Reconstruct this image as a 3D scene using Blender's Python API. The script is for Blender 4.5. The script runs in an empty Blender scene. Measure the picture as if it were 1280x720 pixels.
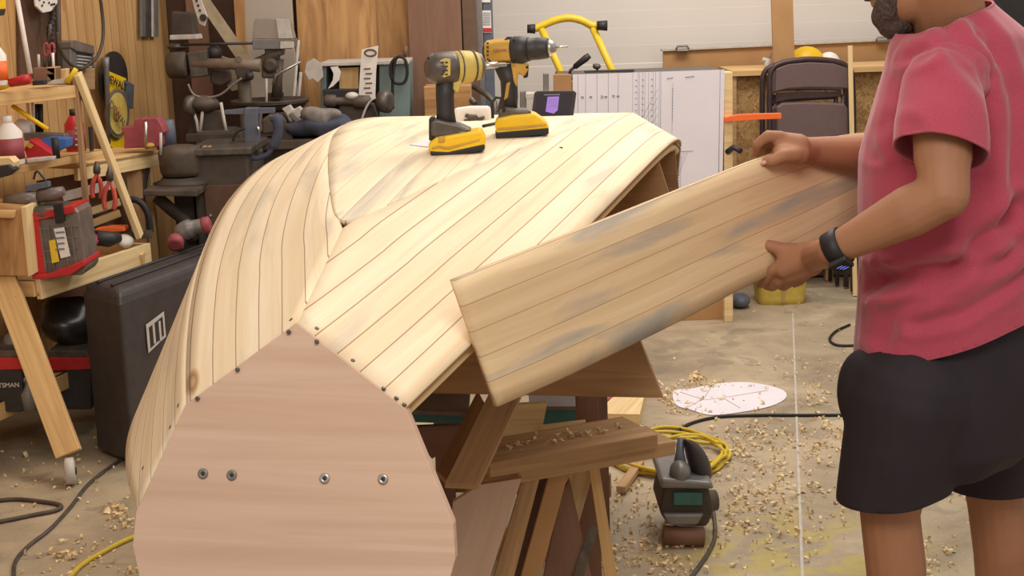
import bpy, bmesh, math, random
import numpy as np
from mathutils import Vector, Matrix
from mathutils.bvhtree import BVHTree
random.seed(7)
SC = bpy.context.scene
COL = SC.collection
# ------------------------------------------------------------------ camera
F = 1800.0; PITCH = math.radians(11.6); ROLL = 0.033; H = 1.55
r0 = Vector((1, 0, 0)); u0 = Vector((0, math.sin(PITCH), math.cos(PITCH))); f0 = Vector((0, math.cos(PITCH), -math.sin(PITCH)))
cr, sr = math.cos(ROLL), math.sin(ROLL)
RT = r0*cr - u0*sr; UP = r0*sr + u0*cr
cam = bpy.data.cameras.new('camera'); co = bpy.data.objects.new('camera', cam); COL.objects.link(co)
m = Matrix((RT, UP, -f0)).transposed().to_4x4(); m.translation = Vector((0, 0, H)); co.matrix_world = m
cam.sensor_width = 36; cam.lens = 36*F/1280; cam.clip_start = .05; cam.clip_end = 60
SC.camera = co
# ------------------------------------------------------------------ light and exposure
SC.view_settings.view_transform = 'Standard'; SC.view_settings.look = 'None'
SC.view_settings.exposure = 0.0; SC.view_settings.gamma = 1; SC.view_settings.use_curve_mapping = False
wd = bpy.data.worlds.new('world'); SC.world = wd; wd.use_nodes = True
wd.node_tree.nodes['Background'].inputs[0].default_value = (1.0, .90, .82, 1); wd.node_tree.nodes['Background'].inputs[1].default_value = .55
def area(name, loc, sx, sy, power, col, tgt=None):
    l = bpy.data.lights.new(name, 'AREA'); l.shape = 'RECTANGLE'; l.size = sx; l.size_y = sy; l.energy = power; l.color = col
    o = bpy.data.objects.new(name, l); COL.objects.link(o); o.location = loc
    if tgt: o.rotation_euler = (Vector(tgt)-Vector(loc)).to_track_quat('-Z', 'Y').to_euler()
    return o
area('overhead_area_light', (.7, 3.9, 3.0), 1.3, 1.3, 45, (1, .94, .86), (.1, 3.6, 0))
area('overhead_area_light', (1.0, 6.3, 3.0), 1.6, .8, 52, (1, .95, .90), (1.0, 6.8, 0))
area('overhead_area_light', (-1.1, 4.9, 2.9), .8, .8, 12, (1, .86, .72), (-1.6, 5.4, .8))
area('overhead_area_light', (.1, .5, 2.7), 1.4, .8, 42, (1, .92, .83), (0, 2.6, .8))  # fill added above the camera to brighten the transom and held panel

# ------------------------------------------------------------------ helpers
def W(px, py, Y):
    """world point seen at pixel (px, py) at world distance Y"""
    d = RT*(px-640) - UP*(py-360) + f0*F
    return Vector((0, 0, H)) + d*(Y/d.y)
def Wz(px, py, z=0.0):
    d = RT*(px-640) - UP*(py-360) + f0*F
    return Vector((0, 0, H)) + d*((z-H)/d.z)
def M_(Y): return Y/F
class MB:
    def __init__(s):
        s.bm = bmesh.new(); s.uv = s.bm.loops.layers.uv.new('UVMap')
    def _uvbox(s, faces, org, ax, off=None):
        # uv: u along the longest axis (metres), v across
        if off is None: off = random.random()*7
        for f in faces:
            f.normal_update(); n = f.normal
            k = sorted(range(3), key=lambda i: abs(n.dot(ax[i])))  # k[2] is the normal axis
            a, b = sorted(k[:2])
            for l in f.loops:
                p = l.vert.co-org
                l[s.uv].uv = (p.dot(ax[a])+off, p.dot(ax[b])+off*.3)
    def box(s, c, size, ax=None, taper=(1, 1)):
        """ax: (x,y,z) unit vectors, x = long direction for the grain"""
        c = Vector(c); ax = ax or (Vector((1, 0, 0)), Vector((0, 1, 0)), Vector((0, 0, 1)))
        v = []
        for i in (-1, 1):
            for j in (-1, 1):
                for k in (-1, 1):
                    t = taper if k > 0 else (1, 1)
                    v.append(s.bm.verts.new(c+ax[0]*(i*size[0]/2*t[0])+ax[1]*(j*size[1]/2*t[1])+ax[2]*(k*size[2]/2)))
        F_ = [(0, 1, 3, 2), (4, 6, 7, 5), (0, 4, 5, 1), (2, 3, 7, 6), (0, 2, 6, 4), (1, 5, 7, 3)]
        fs = [s.bm.faces.new([v[i] for i in q]) for q in F_]
        s._uvbox(fs, c, ax); return s
    def board(s, p0, p1, w, t, side=None):
        """a stick from p0 to p1, w wide along `side`, t thick"""
        p0 = Vector(p0); p1 = Vector(p1); d = p1-p0; L = d.length; x = d.normalized()
        sd = Vector(side) if side is not None else Vector((0, 0, 1)).cross(x)
        if sd.length < 1e-4: sd = Vector((1, 0, 0))
        y = (sd-x*sd.dot(x)).normalized(); z = x.cross(y)
        return s.box((p0+p1)/2, (L, w, t), (x, y, z))
    def prism(s, poly, ext):
        """poly: world points in a plane, ext: extrusion vector"""
        ext = Vector(ext); n = len(poly)
        a = [s.bm.verts.new(Vector(p)) for p in poly]; b = [s.bm.verts.new(Vector(p)+ext) for p in poly]
        fs = [s.bm.faces.new(a), s.bm.faces.new(b[::-1])]
        for i in range(n):
            j = (i+1) % n; fs.append(s.bm.faces.new([a[j], a[i], b[i], b[j]]))
        ctr = sum((Vector(p) for p in poly), Vector())/n
        e = [(Vector(poly[(i+1) % n])-Vector(poly[i])) for i in range(n)]
        x = max(e, key=lambda q: q.length).normalized(); z = ext.normalized(); y = z.cross(x)
        s._uvbox(fs, ctr, (x, y, z)); return s
    def slab(s, pts, Y, t):
        """outline given by photo pixels at distance Y, t metres thick going away"""
        return s.prism([W(a, b, Y) for a, b in pts], (0, t, 0))
    def tube(s, pts, r, n=8, cap=True):
        pts = [Vector(p) for p in pts]; rs = r if isinstance(r, (list, tuple)) else [r]*len(pts)
        rings = []; up = None; acc = 0
        for i, p in enumerate(pts):
            t = (pts[min(i+1, len(pts)-1)]-pts[max(i-1, 0)]).normalized()
            if up is None:
                up = Vector((0, 0, 1)) if abs(t.z) < .9 else Vector((1, 0, 0))
            a = (up-t*up.dot(t)).normalized(); up = a; b = t.cross(a)
            if i: acc += (p-pts[i-1]).length
            rings.append(([s.bm.verts.new(p+(a*math.cos(2*math.pi*k/n)+b*math.sin(2*math.pi*k/n))*rs[i]) for k in range(n)], acc))
        for (A, ua), (B, ub) in zip(rings, rings[1:]):
            for k in range(n):
                f = s.bm.faces.new([A[k], A[(k+1) % n], B[(k+1) % n], B[k]]); f.smooth = True
                for l, uv in zip(f.loops, ((ua, k), (ua, k+1), (ub, k+1), (ub, k))): l[s.uv].uv = (uv[0], uv[1]*.02)
        if cap: s.bm.faces.new(rings[0][0][::-1]); s.bm.faces.new(rings[-1][0])
        return s
    def lathe(s, base, axis, prof, n=20, sq=1.0, side=None):
        """prof: (distance along axis, radius)"""
        base = Vector(base); z = Vector(axis).normalized()
        a = Vector(side) if side is not None else (Vector((0, 0, 1)) if abs(z.z) < .9 else Vector((1, 0, 0)))
        a = (a-z*a.dot(z)).normalized(); b = z.cross(a)
        rings = [[s.bm.verts.new(base+z*h+(a*math.cos(2*math.pi*k/n)+b*(sq*math.sin(2*math.pi*k/n)))*max(r, 1e-4)) for k in range(n)] for h, r in prof]
        for A, B in zip(rings, rings[1:]):
            for k in range(n):
                f = s.bm.faces.new([A[k], A[(k+1) % n], B[(k+1) % n], B[k]]); f.smooth = True
        s.bm.faces.new(rings[0][::-1]); s.bm.faces.new(rings[-1]); return s
    def ell(s, c, r, ax=None, u=16, v=10):
        mt = Matrix.Diagonal((r[0], r[1], r[2], 1))
        if ax: mt = Matrix(ax).transposed().to_4x4() @ mt
        mt.translation = Vector(c)
        for vv in bmesh.ops.create_uvsphere(s.bm, u_segments=u, v_segments=v, radius=1, matrix=mt)['verts']:
            for f in vv.link_faces: f.smooth = True
        return s
    def cap(s, p0, ra, p1, rb, n=16):
        """tapered capsule"""
        p0 = Vector(p0); p1 = Vector(p1); d = p1-p0; L = d.length; K = 4
        prof = [(-ra*math.cos(i/K*math.pi/2), ra*math.sin(i/K*math.pi/2)) for i in range(0, K+1)]
        prof += [(L+rb*math.sin(i/K*math.pi/2), rb*math.cos(i/K*math.pi/2)) for i in range(0, K+1)]
        return s.lathe(p0, d, prof, n)
    def loft(s, rings, closed=True, cap=True, uv=None):
        R = [[s.bm.verts.new(Vector(p)) for p in r] for r in rings]
        for i, (A, B) in enumerate(zip(R, R[1:])):
            n = len(A)
            for k in range(n if closed else n-1):
                q = [A[k], A[(k+1) % n], B[(k+1) % n], B[k]]
                f = s.bm.faces.new(q); f.smooth = True
                if uv:
                    for l, (a, b) in zip(f.loops, ((i, k), (i, k+1), (i+1, k+1), (i+1, k))): l[s.uv].uv = uv[a][b]
        if cap and closed: s.bm.faces.new(R[0][::-1]); s.bm.faces.new(R[-1])
        return s
    def build(s, name, mat, parent=None, bevel=0, smooth=None, sub=0, solid=None):
        bmesh.ops.recalc_face_normals(s.bm, faces=s.bm.faces)
        me = bpy.data.meshes.new(name); s.bm.to_mesh(me); s.bm.free()
        o = bpy.data.objects.new(name, me); COL.objects.link(o)
        if mat: me.materials.append(mat)
        if smooth is not None:
            for p in me.polygons: p.use_smooth = smooth
        if parent: o.parent = parent
        if solid:
            md = o.modifiers.new('solid', 'SOLIDIFY'); md.thickness = solid; md.offset = 0
        if bevel:
            md = o.modifiers.new('bevel', 'BEVEL'); md.width = bevel; md.segments = 2; md.limit_method = 'ANGLE'; md.angle_limit = .6
        if sub:
            md = o.modifiers.new('sub', 'SUBSURF'); md.levels = sub; md.render_levels = sub
        return o
def tag(o, label, cat, group=None, kind=None):
    o['label'] = label
    if cat: o['category'] = cat
    if group: o['group'] = group
    if kind: o['kind'] = kind
    return o
def thing(name, label, cat, loc=(0, 0, 0), group=None):
    """an Empty at the base; parts are built in world coordinates and keep them"""
    o = bpy.data.objects.new(name, None); COL.objects.link(o); o.location = loc; o.empty_display_size = .05
    o.matrix_world = Matrix.Translation(Vector(loc))
    return tag(o, label, cat, group)
def adopt(t):
    bpy.context.view_layer.update()
    for c in t.children: c.matrix_parent_inverse = t.matrix_world.inverted()
def struct(o): o['kind'] = 'structure'; return o
def text(s, loc, size, right, up, mat, parent=None, name='lettering', ext=.0006, bold=False):
    c = bpy.data.curves.new(name, 'FONT'); c.body = s; c.size = size; c.extrude = ext; c.align_x = 'CENTER'; c.align_y = 'CENTER'
    if bold: c.offset = size*.02
    tmp = bpy.data.objects.new('tmp', c); COL.objects.link(tmp); bpy.context.view_layer.update()
    me = bpy.data.meshes.new_from_object(tmp.evaluated_get(bpy.context.evaluated_depsgraph_get()))
    bpy.data.objects.remove(tmp); bpy.data.curves.remove(c)
    r = Vector(right).normalized(); u = Vector(up); u = (u-r*u.dot(r)).normalized(); n = r.cross(u)
    mt = Matrix((r, u, n)).transposed().to_4x4(); mt.translation = Vector(loc); me.transform(mt)
    me.materials.clear(); me.materials.append(mat); me.name = name
    o = bpy.data.objects.new(name, me); COL.objects.link(o)
    if parent: o.parent = parent
    return o

# ------------------------------------------------------------------ materials
def srgb(*c):
    return tuple(((v/255)/12.92 if v/255 <= .04045 else ((v/255+.055)/1.055)**2.4) for v in c)+(1,)
def nodes(name, rough=.6, metal=0, spec=.4):
    mt = bpy.data.materials.new(name); mt.use_nodes = True; nt = mt.node_tree; b = nt.nodes['Principled BSDF']
    b.inputs['Roughness'].default_value = rough; b.inputs['Metallic'].default_value = metal
    b.inputs['Specular IOR Level'].default_value = spec
    return mt, nt, b
def N(nt, t, **k):
    n = nt.nodes.new(t)
    for a, v in k.items():
        if a in ('operation', 'blend_type', 'data_type', 'noise_dimensions', 'feature', 'distance'): setattr(n, a, v)
        else: n.inputs[a].default_value = v
    return n
def ramp(nt, fac, stops):
    r = nt.nodes.new('ShaderNodeValToRGB'); e = r.color_ramp.elements
    while len(e) < len(stops): e.new(.5)
    for q, (p, c) in zip(e, stops): q.position = p; q.color = c if len(c) == 4 else (*c, 1)
    nt.links.new(fac, r.inputs[0]); return r.outputs[0]
def mixc(nt, f, a, b, mode='MIX'):
    n = nt.nodes.new('ShaderNodeMix'); n.data_type = 'RGBA'; n.blend_type = mode
    for sock, v in ((n.inputs[0], f), (n.inputs[6], a), (n.inputs[7], b)):
        if hasattr(v, 'links'): nt.links.new(v, sock)
        else: sock.default_value = v
    return n.outputs[2]
def math_(nt, op, a, b=None):
    n = nt.nodes.new('ShaderNodeMath'); n.operation = op
    for i, v in enumerate((a, b)):
        if v is None: continue
        if hasattr(v, 'links'): nt.links.new(v, n.inputs[i])
        else: n.inputs[i].default_value = v
    return n.outputs[0]
def plain(name, col, rough=.6, metal=0, var=.12, scale=30, bump=0, spec=.4):
    mt, nt, b = nodes(name, rough, metal, spec); c = srgb(*col)
    tc = nt.nodes.new('ShaderNodeTexCoord'); n = N(nt, 'ShaderNodeTexNoise', Scale=scale, Detail=3.0)
    nt.links.new(tc.outputs['Object'], n.inputs['Vector'])
    d = tuple(v*(1-var) for v in c[:3])+(1,); l = tuple(min(1, v*(1+var)) for v in c[:3])+(1,)
    nt.links.new(ramp(nt, n.outputs[0], [(.3, d), (.7, l)]), b.inputs['Base Color'])
    if bump:
        bp = N(nt, 'ShaderNodeBump', Strength=bump, Distance=.002); nt.links.new(n.outputs[0], bp.inputs['Height']); nt.links.new(bp.outputs[0], b.inputs['Normal'])
    return mt
def wood(name, light, dark, rough=.65, plank=0, seam=(110, 75, 40), seamw=.03, grain=38, stain=0, knots=0, var=.5, contrast=.6, seamstr=.85):
    """wood grain running along U; plank = strip width in V (metres)"""
    mt, nt, b = nodes(name, rough, 0, .3); L = nt.links
    uv = nt.nodes.new('ShaderNodeUVMap'); sp = nt.nodes.new('ShaderNodeSeparateXYZ'); L.new(uv.outputs[0], sp.inputs[0])
    U, V = sp.outputs[0], sp.outputs[1]
    if plank:
        q = math_(nt, 'DIVIDE', V, plank); idx = math_(nt, 'FLOOR', q); fr = math_(nt, 'FRACT', q)
    else: idx = math_(nt, 'MULTIPLY', V, 0.0)
    wn = nt.nodes.new('ShaderNodeTexWhiteNoise'); wn.noise_dimensions = '1D'; L.new(idx, wn.inputs['W'])
    cx = nt.nodes.new('ShaderNodeCombineXYZ')
    L.new(math_(nt, 'ADD', math_(nt, 'MULTIPLY', U, 1.7), math_(nt, 'MULTIPLY', wn.outputs[0], 50.0)), cx.inputs[0]); L.new(math_(nt, 'MULTIPLY', V, float(grain)), cx.inputs[1])
    L.new(math_(nt, 'MULTIPLY', idx, 3.1), cx.inputs[2])
    g = N(nt, 'ShaderNodeTexNoise', Scale=1.0, Detail=5.0, Distortion=.9); g.inputs['Roughness'].default_value = .6; L.new(cx.outputs[0], g.inputs['Vector'])
    lc, dc = srgb(*light), srgb(*dark)
    mid = tuple(a*(1-contrast)+c*contrast for a, c in zip(lc, dc))
    col = ramp(nt, g.outputs[0], [(.32, mid), (.5, tuple(a*.6+c*.4 for a, c in zip(lc, mid))), (.62, lc)])
    hs = mixc(nt, math_(nt, 'MULTIPLY', wn.outputs[0], var), col, dc)
    col = hs
    if knots:
        cv = nt.nodes.new('ShaderNodeCombineXYZ'); L.new(math_(nt, 'MULTIPLY', U, 3.2), cv.inputs[0]); L.new(math_(nt, 'MULTIPLY', V, 8.0), cv.inputs[1])
        vo = N(nt, 'ShaderNodeTexVoronoi', Scale=1.0); L.new(cv.outputs[0], vo.inputs['Vector'])
        spc = nt.nodes.new('ShaderNodeSeparateColor'); L.new(vo.outputs['Color'], spc.inputs[0])
        sel = math_(nt, 'LESS_THAN', spc.outputs[0], float(knots))
        k = ramp(nt, vo.outputs['Distance'], [(0, (.8, .8, .8)), (.08, (.45, .45, .45)), (.1, (.9, .9, .9)), (.15, (0, 0, 0))])
        col = mixc(nt, math_(nt, 'MULTIPLY', k, sel), col, srgb(168, 116, 66))
    if stain:
        cv = nt.nodes.new('ShaderNodeCombineXYZ'); L.new(math_(nt, 'MULTIPLY', U, 2.2), cv.inputs[0]); L.new(math_(nt, 'MULTIPLY', V, 11.0), cv.inputs[1]); L.new(idx, cv.inputs[2])
        n2 = N(nt, 'ShaderNodeTexNoise', Scale=1.0, Detail=4.0, Distortion=.5); L.new(cv.outputs[0], n2.inputs['Vector'])
        col = mixc(nt, math_(nt, 'MULTIPLY', ramp(nt, n2.outputs[0], [(.54, (0, 0, 0)), (.68, (1, 1, 1))]), float(stain)), col, srgb(168, 162, 152))
    h = g.outputs[0]
    if plank:
        e = math_(nt, 'MINIMUM', fr, math_(nt, 'SUBTRACT', 1.0, fr))
        sm = ramp(nt, e, [(seamw*.4, (1, 1, 1)), (seamw, (0, 0, 0))])
        col = mixc(nt, math_(nt, 'MULTIPLY', sm, float(seamstr)), col, srgb(*seam))
        h = math_(nt, 'SUBTRACT', h, math_(nt, 'MULTIPLY', sm, 3.0))
    L.new(col, b.inputs['Base Color'])
    bp = N(nt, 'ShaderNodeBump', Strength=.25, Distance=.0015); L.new(h, bp.inputs['Height']); L.new(bp.outputs[0], b.inputs['Normal'])
    return mt
def emis(name, col, st):
    mt, nt, b = nodes(name); b.inputs['Base Color'].default_value = (0, 0, 0, 1)
    b.inputs['Emission Color'].default_value = srgb(*col); b.inputs['Emission Strength'].default_value = st; return mt
MT = {}
MT['hull'] = wood('hull_cedar_strips', (240, 222, 192), (218, 186, 142), plank=.047, seam=(140, 98, 58), seamw=.03, stain=.45, knots=.08, var=.35, contrast=.5, seamstr=.8)
MT['hullb'] = wood('hull_bottom_strips', (240, 224, 194), (222, 192, 148), plank=.062, seam=(160, 120, 78), seamw=.022, stain=.6, knots=.05, var=.25, contrast=.45, seamstr=.4)
MT['panel'] = wood('panel_pine_strips', (232, 206, 166), (198, 162, 118), plank=.045, seam=(138, 98, 60), seamw=.028, stain=.95, knots=.04, var=.3, contrast=.5, seamstr=.4)
MT['transom'] = wood('transom_mahogany', (206, 176, 154), (188, 154, 130), grain=26, var=.0, contrast=.7, rough=.5)
MT['frame'] = wood('frame_plywood', (160, 122, 84), (120, 86, 56), grain=30, var=0)
MT['edge'] = wood('edge_grain', (150, 118, 88), (110, 82, 58), grain=90, var=0)
MT['pine'] = wood('pine', (222, 184, 128), (178, 132, 76), grain=40, var=0)
MT['pine2'] = wood('pale_pine', (232, 206, 156), (196, 158, 104), grain=40, var=0)
MT['pine3'] = wood('old_pine', (186, 150, 108), (140, 102, 66), grain=40, var=0)
MT['mdf'] = plain('mdf_board', (176, 134, 88), .7, var=.08, scale=8)
MT['wallwood'] = wood('wall_boards', (208, 166, 112), (176, 130, 78), plank=.08, seam=(96, 64, 36), seamw=.045, grain=22, var=.4, knots=.06, seamstr=.6)
MT['ply'] = wood('fir_plywood', (196, 150, 98), (130, 88, 52), grain=14, var=0, contrast=.9)
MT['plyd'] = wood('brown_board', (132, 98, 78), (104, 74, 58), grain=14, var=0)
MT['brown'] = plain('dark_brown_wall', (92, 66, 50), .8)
MT['jamb'] = plain('dark_jamb', (104, 80, 62), .6)
MT['grey'] = plain('grey_metal', (128, 124, 120), .45, .4)
MT['lgrey'] = plain('light_grey', (190, 182, 172), .5)
MT['steel'] = plain('steel', (190, 186, 180), .3, .9, var=.06)
MT['dsteel'] = plain('dark_steel', (96, 88, 80), .45, .5, var=.25)
MT['iron'] = plain('machine_iron', (84, 72, 62), .6, .2, var=.3, scale=14)
MT['dark'] = plain('dark_plastic', (48, 44, 44), .5)
MT['black'] = plain('black_rubber', (34, 31, 31), .55)
MT['dkbr'] = plain('dusty_dark_paint', (70, 60, 52), .7, var=.3, scale=10)
MT['yel'] = plain('tool_yellow', (236, 190, 24), .42, var=.05)
MT['tan'] = plain('dusty_tool_yellow', (190, 148, 62), .5, var=.12)
MT['paleyel'] = plain('pale_dusty_yellow', (200, 176, 92), .5)
MT['yelpaint'] = plain('yellow_tube_paint', (226, 190, 48), .4, var=.08)
MT['red'] = plain('red_plastic', (186, 42, 44), .4, var=.1)
MT['dred'] = plain('dusty_red', (148, 70, 76), .55, var=.15)
MT['orange'] = plain('orange_plastic', (240, 110, 50), .45, var=.06)
MT['white'] = plain('white_plastic', (228, 220, 212), .5, var=.05)
MT['paper'] = plain('white_paper', (226, 220, 226), .8, var=.03, scale=5)
MT['ink'] = plain('blue_grey_ink', (120, 122, 142), .9, var=.05)
MT['blue'] = plain('blue_plastic', (60, 104, 168), .5)
MT['bluegrey'] = plain('blue_grey_paint', (92, 96, 108), .5, var=.15)
MT['teal'] = plain('teal_paint', (112, 128, 124), .5, var=.15, scale=9)
MT['tealbox'] = plain('teal_cardboard', (62, 104, 98), .7, var=.1)
MT['smoke'] = plain('smoky_plastic', (112, 100, 92), .3, var=.25, scale=20)
MT['door'] = plain('garage_door_white', (222, 214, 204), .5, var=.02, scale=2)
MT['pale'] = plain('pale_grey_door', (178, 166, 152), .6, var=.05, scale=3)
MT['cloth'] = plain('black_case_cloth', (62, 56, 55), .5, var=.15, scale=20)
MT['bag'] = plain('black_bin_bag', (44, 40, 38), .3, var=.3)
MT['denim'] = plain('blue_denim', (66, 70, 86), .8)
MT['ragg'] = plain('grey_rag', (120, 112, 106), .8, var=.3)
MT['cordy'] = plain('yellow_cord', (206, 178, 50), .5, var=.1)
MT['chair'] = plain('brown_chair_vinyl', (104, 84, 82), .5, var=.05)
MT['chairf'] = plain('brown_chair_frame', (70, 54, 54), .4, .2)
MT['screen'] = emis('phone_screen', (190, 140, 230), .8)
MT['screend'] = emis('phone_screen_dark', (60, 48, 62), .5)
MT['shave'] = plain('wood_shavings', (226, 200, 154), .8, var=.15)
MT['ybin'] = plain('yellow_bin', (206, 180, 84), .6, var=.1)
MT['armbr'] = plain('dusty_brown_iron', (120, 102, 88), .55, var=.2)
MT['cowl'] = plain('grey_brown_cowl', (150, 138, 126), .55, var=.05)
MT['canvas'] = plain('greyish_tan_canvas', (156, 140, 114), .85, var=.15)
MT['skin'] = plain('skin', (160, 112, 82), .62, var=.05, scale=12)
MT['nail'] = plain('nail', (206, 158, 136), .35, var=.03)
MT['hair'] = plain('dark_greying_hair', (74, 60, 54), .8, var=.5, scale=160, bump=.8)
MT['shorts'] = plain('black_shorts', (40, 32, 38), .8, var=.12, scale=12)
def shirtmat():
    mt, nt, b = nodes('red_tshirt', .85, 0, .15)
    tc = nt.nodes.new('ShaderNodeTexCoord'); n = N(nt, 'ShaderNodeTexNoise', Scale=500.0, Detail=2.0); nt.links.new(tc.outputs['Object'], n.inputs['Vector'])
    nt.links.new(ramp(nt, n.outputs[0], [(.3, srgb(164, 66, 84)), (.7, srgb(182, 78, 96))]), b.inputs['Base Color'])
    b.inputs['Sheen Weight'].default_value = .3
    bp = N(nt, 'ShaderNodeBump', Strength=.12, Distance=.0008); nt.links.new(n.outputs[0], bp.inputs['Height']); nt.links.new(bp.outputs[0], b.inputs['Normal'])
    return mt
MT['shirt'] = shirtmat()
def osbmat():
    mt, nt, b = nodes('osb', .7)
    tc = nt.nodes.new('ShaderNodeTexCoord'); v = N(nt, 'ShaderNodeTexVoronoi', Scale=48.0); n = N(nt, 'ShaderNodeTexNoise', Scale=14.0, Detail=4.0)
    nt.links.new(tc.outputs['Object'], n.inputs['Vector']); nt.links.new(mixc(nt, .25, tc.outputs['Object'], n.outputs['Color']), v.inputs['Vector'])
    s = nt.nodes.new('ShaderNodeSeparateColor'); nt.links.new(v.outputs['Color'], s.inputs[0])
    nt.links.new(ramp(nt, s.outputs[0], [(0, srgb(134, 98, 56)), (.5, srgb(166, 126, 78)), (1, srgb(186, 148, 96))]), b.inputs['Base Color']); return mt
MT['osb'] = osbmat()
def floormat():
    mt, nt, b = nodes('stained_concrete', .6); L = nt.links
    tc = nt.nodes.new('ShaderNodeTexCoord')
    a = N(nt, 'ShaderNodeTexNoise', Scale=2.6, Detail=9.0, Distortion=.5); a.inputs['Roughness'].default_value = .6; L.new(tc.outputs['Object'], a.inputs['Vector'])
    c = ramp(nt, a.outputs[0], [(.3, srgb(138, 122, 100)), (.45, srgb(160, 143, 118)), (.58, srgb(178, 160, 132)), (.72, srgb(196, 178, 150))])
    d = N(nt, 'ShaderNodeTexNoise', Scale=4.5, Detail=5.0, Distortion=1.2); L.new(tc.outputs['Object'], d.inputs['Vector'])
    c = mixc(nt, math_(nt, 'MULTIPLY', ramp(nt, d.outputs[0], [(.57, (0, 0, 0)), (.61, (1, 1, 1))]), .4), c, srgb(118, 110, 94))
    e = N(nt, 'ShaderNodeTexNoise', Scale=120.0, Detail=2.0); L.new(tc.outputs['Object'], e.inputs['Vector'])
    c = mixc(nt, math_(nt, 'MULTIPLY', ramp(nt, e.outputs[0], [(.62, (0, 0, 0)), (.7, (1, 1, 1))]), .35), c, srgb(226, 204, 160))
    # spilled yellow paint near the man's feet
    mp = nt.nodes.new('ShaderNodeVectorMath'); mp.operation = 'DISTANCE'; L.new(tc.outputs['Object'], mp.inputs[0]); mp.inputs[1].default_value = (.75, 3.75, 0)
    y = math_(nt, 'MULTIPLY', ramp(nt, mp.outputs['Value'], [(.15, (1, 1, 1)), (.5, (0, 0, 0))]), ramp(nt, d.outputs[0], [(.46, (0, 0, 0)), (.53, (1, 1, 1))]))
    c = mixc(nt, math_(nt, 'MULTIPLY', y, .55), c, srgb(190, 170, 70))
    L.new(c, b.inputs['Base Color'])
    bp = N(nt, 'ShaderNodeBump', Strength=.2, Distance=.003); L.new(a.outputs[0], bp.inputs['Height']); L.new(bp.outputs[0], b.inputs['Normal'])
    return mt
MT['floor'] = floormat()
X = Vector((1, 0, 0)); Yv = Vector((0, 1, 0)); Z = Vector((0, 0, 1))
# ------------------------------------------------------------------ room
struct(MB().box((0, 4.6, -.05), (9, 11, .1)).build('floor', MT['floor']))
# thin pale control joint in the slab
j = MB(); a, b_ = Wz(991, 392), Wz(1003, 722); d = (b_-a).normalized()
j.board(a-d*.0+Z*.0005, b_+d*1.2+Z*.0005, .008, .003, X)
struct(j.build('trim_1', MT['lgrey']))
# left wall of vertical boards (runs away from the camera)
LW = math.radians(11); wdir = Vector((math.sin(LW), math.cos(LW), 0)); wcor = Vector((-1.66, 7.25, 0)); wn_ = Vector((wdir.y, -wdir.x, 0))
def leftwall(px, py, off=0.0):
    d = RT*(px-640) - UP*(py-360) + f0*F; o = Vector((0, 0, H)); p0 = wcor+wn_*off
    return o+d*((p0-o).dot(wn_)/d.dot(wn_))
w = MB(); A0 = wcor-wdir*5.5
fcs = []
vs = [w.bm.verts.new(p) for p in (A0, wcor, wcor+Z*2.9, A0+Z*2.9)]
vs2 = [w.bm.verts.new(v.co-wn_*.1) for v in vs]
f = w.bm.faces.new(vs); w.bm.faces.new(vs2[::-1])
for i in range(4): w.bm.faces.new([vs[(i+1) % 4], vs[i], vs2[i], vs2[(i+1) % 4]])
for q in w.bm.faces:
    for l in q.loops: l[w.uv].uv = (l.vert.co.z, (l.vert.co-A0).dot(wdir))
struct(w.build('wall_left', MT['wallwood']))
# back wall left of the garage door, then the reveal
YB = 7.3
xj = W(612, 100, YB).x
struct(MB().box(((xj-3)/2, YB+.06, 1.45), (xj+3, .12, 2.9)).build('wall_back', MT['brown']))
struct(MB().box((xj-.05, YB+.52, 1.45), (.1, .8, 2.9)).build('wall_reveal', MT['jamb']))
# garage door: white ribbed panels
YG = 8.15
g = MB(); zz = .0; rings = []; xs = (xj-.02, 4.6); i = 0
prof = []
while zz < 2.85:
    prof += [(zz, YG), (zz+.078, YG), (zz+.084, YG+.006), (zz+.09, YG+.006)]
    if i % 6 == 5: prof += [(zz+.091, YG+.02), (zz+.097, YG+.02)]; zz += .008
    zz += .0945; i += 1
g.loft([[Vector((xs[0], y, z)) for z, y in prof], [Vector((xs[1], y, z)) for z, y in prof]], closed=False)
o = g.build('door_1', MT['door'], smooth=False); struct(o)
md = o.modifiers.new('s', 'SOLIDIFY'); md.thickness = .03; md.offset = -1
# jamb: brown post, steel track, grey strip with stickers
t = MB().slab([(575, -60), (592, -60), (603, 175), (584, 175)], 7.1, .08).build('trim_2', MT['jamb']); struct(t)
t = MB().slab([(592, -60), (600, -60), (609, 175), (601, 175)], 7.15, .06).build('trim_3', MT['grey']); struct(t)
t = MB().slab([(602, -60), (613.5, -60), (621, 185), (609, 185)], 7.18, .05).build('trim_4', MT['bluegrey']); struct(t)
st = MB().slab([(602.5, 13), (613.5, 13), (614.5, 41), (603.5, 41)], 7.175, .003).build('sticker', MT['white'], t)
MB().slab([(603.2, 35), (614.3, 35), (614.6, 40), (603.5, 40)], 7.172, .002).build('red_band', MT['red'], st)
for k in range(7): MB().slab([(604, 16+k*2.4), (613, 16+k*2.4), (613, 16.7+k*2.4), (604, 16.7+k*2.4)], 7.173, .002).build('print_line', MT['ink'], st)
MB().slab([(601.5, -9), (612.5, -9), (613, 3), (602, 3)], 7.175, .003).build('sticker', MT['white'], t)

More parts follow.
